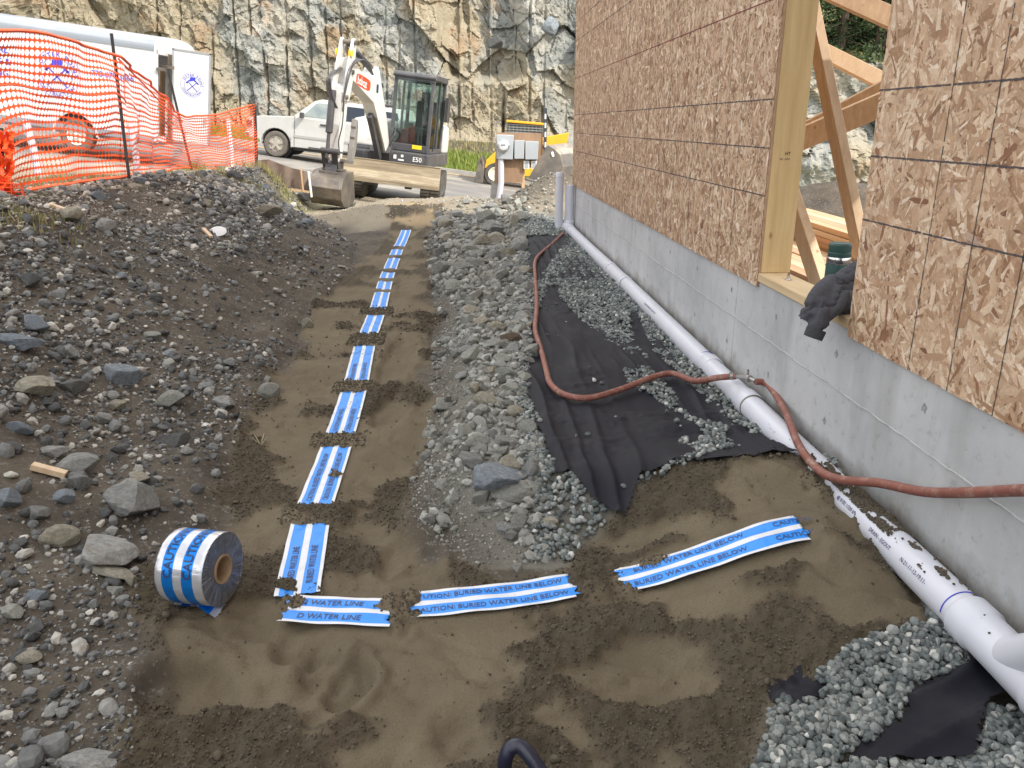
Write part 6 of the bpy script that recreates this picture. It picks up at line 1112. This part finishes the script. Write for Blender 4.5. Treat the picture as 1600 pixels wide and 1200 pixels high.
# ------------------------------------------------------------------ grass, weeds, trees
def blades(name, x, y, z, h, w, mt, lab, cat, lean=.35, seed=1):
    r = np.random.default_rng(seed); n = len(x); a = r.uniform(0, 6.28, n); dx = np.cos(a) * w / 2; dy = np.sin(a) * w / 2; la = r.uniform(0, 6.28, n); l1 = r.random(n) * lean * h; V = np.zeros((n, 5, 3))
    V[:, 0] = np.stack([x - dx, y - dy, z], 1); V[:, 1] = np.stack([x + dx, y + dy, z], 1); V[:, 2] = np.stack([x + dx * .7 + np.cos(la) * l1 * .4, y + dy * .7 + np.sin(la) * l1 * .4, z + h * .55], 1); V[:, 3] = np.stack([x - dx * .7 + np.cos(la) * l1 * .4, y - dy * .7 + np.sin(la) * l1 * .4, z + h * .55], 1); V[:, 4] = np.stack([x + np.cos(la) * l1, y + np.sin(la) * l1, z + h], 1)
    b0 = (np.arange(n) * 5); F = [*map(tuple, np.stack([b0, b0 + 1, b0 + 2, b0 + 3], 1).tolist())] + [*map(tuple, np.stack([b0 + 3, b0 + 2, b0 + 4], 1).tolist())]
    return tag(npmesh(name, V.reshape(-1, 3), F, mt), lab, cat, kind='stuff')
gm_ = stonemat('grass_blades', [(0, (.10, .16, .015)), (.5, (.17, .24, .03)), (.85, (.24, .27, .06)), (1, (.32, .27, .12))], .7, amp=.05); dm_ = stonemat('dry_weeds', [(0, (.14, .15, .04)), (.5, (.24, .22, .09)), (1, (.36, .3, .16))], .8, amp=.05)
r = np.random.default_rng(31); n = 26000; x = r.uniform(-13, 5, n); y = r.uniform(29.9, 33.2, n); blades('grass', x, y, Gs(x, y), r.uniform(.08, .26, n), .03, gm_, 'bright green grass on the verge at the foot of the cliff', 'grass')
n = 5000; x = r.uniform(-13, 5, n); y = r.uniform(32.4, 35.2, n); blades('weeds', x, y, Gs(x, y), r.uniform(.05, .2, n) * (1 + (r.random(n) < .02) * 2.2), .03, dm_, 'dry weeds between the verge and the cliff foot', 'weeds')
n = 14000; y = r.uniform(5.2, 14, n); x = r.uniform(-4.9, -3.1, n) - .04 * (y - 6); k = (fbm(x * 2, y * 2, 3, 61) + .35 * sst(-3.3, -3.9, x) + r.random(n) * .3) > .52; x, y = x[k], y[k]; blades('weeds', x, y, G(x, y), r.uniform(.02, .08, len(x)), .007, dm_, 'short sparse weeds along the bottom of the orange fence', 'weeds')
n = 500; cxs = [pY(438, 292, 13.6), pY(420, 290, 13.7), pY(395, 285, 13.6), pY(300, 262, 12.2), pY(60, 345, 5.0), pY(20, 360, 4.8)]
for i, c_ in enumerate(cxs): x = r.normal(c_.x, .14, 160); y = r.normal(c_.y, .14, 160); blades('weeds', x, y, G(x, y), r.uniform(.06, .2, 160) * (1 if i < 4 else .3), .01, gm_ if i == 3 else dm_, ['straggly weed tuft beside the silt barrier', 'weed tuft below the end of the orange fence', 'dry weed tuft behind the end of the fence', 'small green weed patch by the second fence post', 'thin grass tuft on the dark soil under the fence', 'thin grass tuft at the left edge on the bank'][i], 'weeds', .6, i)
bark = mat('bark', (.09, .065, .045), (.16, .12, .09), 8, .9, stretch=(3, 3, .6), bs=10, bst=.6); lm = stonemat('conifer_needles', [(0, (.012, .03, .008)), (.5, (.03, .062, .015)), (1, (.065, .11, .03))], .7, amp=.1); lm2 = stonemat('young_leaves', [(0, (.12, .2, .02)), (1, (.25, .34, .05))], .6, amp=.05)
def conifer(x, y, h, seed, lab, base=None, low=.03):
    r = np.random.default_rng(seed); z = float(cliff_top(np.array(x))) + max(0, y - 36.5) * .22 - .2 if base is None else base; t = empty('conifer', (x, y, z)); tag(t, lab, 'tree', 'conifers above the cliff'); b = MB(); b.tube([(0, 0, 0), (.05, 0, h * .5), (0, .05, h)], [h * .018, h * .011, .02], 10)
    tips = []; nb = int(h * 13)
    for i in range(nb):
        q = low + (1 - low) * (i / nb) ** .9; zz_ = h * q; L_ = h * .23 * (1 - q) ** .75 * r.uniform(.6, 1.1) + .2; a = r.uniform(0, 6.28); p0 = Vector((0, 0, zz_)); p1 = Vector((math.cos(a) * L_, math.sin(a) * L_, zz_ - L_ * r.uniform(.1, .4))); b.tube([p0, p1], [.025, .006], 4); tips.append((p0, p1))
    b.build('trunk', bark, t); n = 60; V = []; 
    for p0, p1 in tips:
        m_ = int(18 + (p1 - p0).length * 26); u = r.random(m_) ** .7; P = np.array(p0)[None] * (1 - u[:, None]) + np.array(p1)[None] * u[:, None]; P += r.normal(size=(m_, 3)) * np.array([.14, .14, .08]); s_ = r.uniform(.06, .15, m_); d1 = r.normal(size=(m_, 3)); d1 /= np.linalg.norm(d1, axis=1)[:, None]; d2 = r.normal(size=(m_, 3)); d2 -= d1 * (d1 * d2).sum(1)[:, None]; d2 /= np.linalg.norm(d2, axis=1)[:, None]
        V.append(np.stack([P - d1 * s_[:, None], P + d2 * s_[:, None] * .35, P + d1 * s_[:, None], P - d2 * s_[:, None] * .35], 1))
    V = np.concatenate(V); npmesh('crown', V.reshape(-1, 3), np.arange(len(V) * 4).reshape(-1, 4), lm, t)
for i, (x, y, h, lab) in enumerate([(14.3, 37.6, 11, 'dark conifer seen through the door opening beside the timber post'), (15.8, 37.2, 12, 'dark conifer in the middle of the door opening above the cliff'), (17.2, 37.9, 12, 'dark conifer at the right of the door opening above the cliff'), (15.2, 39.8, 14, 'tall conifer in the second row behind the door opening'), (18.4, 40.0, 13, 'conifer partly behind the right strand board panel'), (13.0, 39.5, 13, 'conifer partly behind the timber post'), (17.0, 42.5, 15, 'far conifer deep in the wood seen through the opening'), (22.2, 46.5, 13, 'conifer hidden mostly by the right panel')]): conifer(x, y, h, 60 + i, lab)
c_ = pY(1350, 92, 38.0); t = empty('sapling', (c_.x, 38.0, c_.z - .9)); tag(t, 'bright green sapling at the cliff edge seen through the door opening', 'sapling'); b = MB(); r = np.random.default_rng(2); V = []
for k in range(9): a = r.uniform(0, 6.28); L_ = r.uniform(.5, 1.1); p1 = Vector((math.cos(a) * L_, math.sin(a) * L_, .6 + r.random() * .8)); b.tube([(0, 0, 0), p1 * .5 + Vector((0, 0, .2)), p1], [.03, .02, .008], 5); P = np.array(p1)[None] + r.normal(size=(50, 3)) * .2; V.append(P)
b.build('stems', bark, t); P = np.concatenate(V); m_ = len(P); d1 = r.normal(size=(m_, 3)); d2 = r.normal(size=(m_, 3)); s_ = .035; V = np.stack([P - d1 * s_, P + d2 * s_, P + d1 * s_, P - d2 * s_], 1); npmesh('leaves', V.reshape(-1, 3), np.arange(m_ * 4).reshape(-1, 4), lm2, t)
# boulders on the ledge of the cliff
for i, (x_, y_, w_, k_, lab) in enumerate([(773, 62, 24, 'dark', 'dark boulder perched on the left of the cliff ledge'), (858, 38, 30, 'blue', 'blue grey boulder perched on the right of the cliff ledge')]): q = pY(x_, y_, 35.6); rock(q.x, q.y, q.z - .35, w_ / FPX * 34, .7, w_ / FPX * 34 * .9, k_, 3 + i, .4, (.2, .1), .1, lab)
print('objects', len(bpy.data.objects), 'polys', sum(len(o.data.polygons) for o in bpy.data.objects if o.type == 'MESH'))
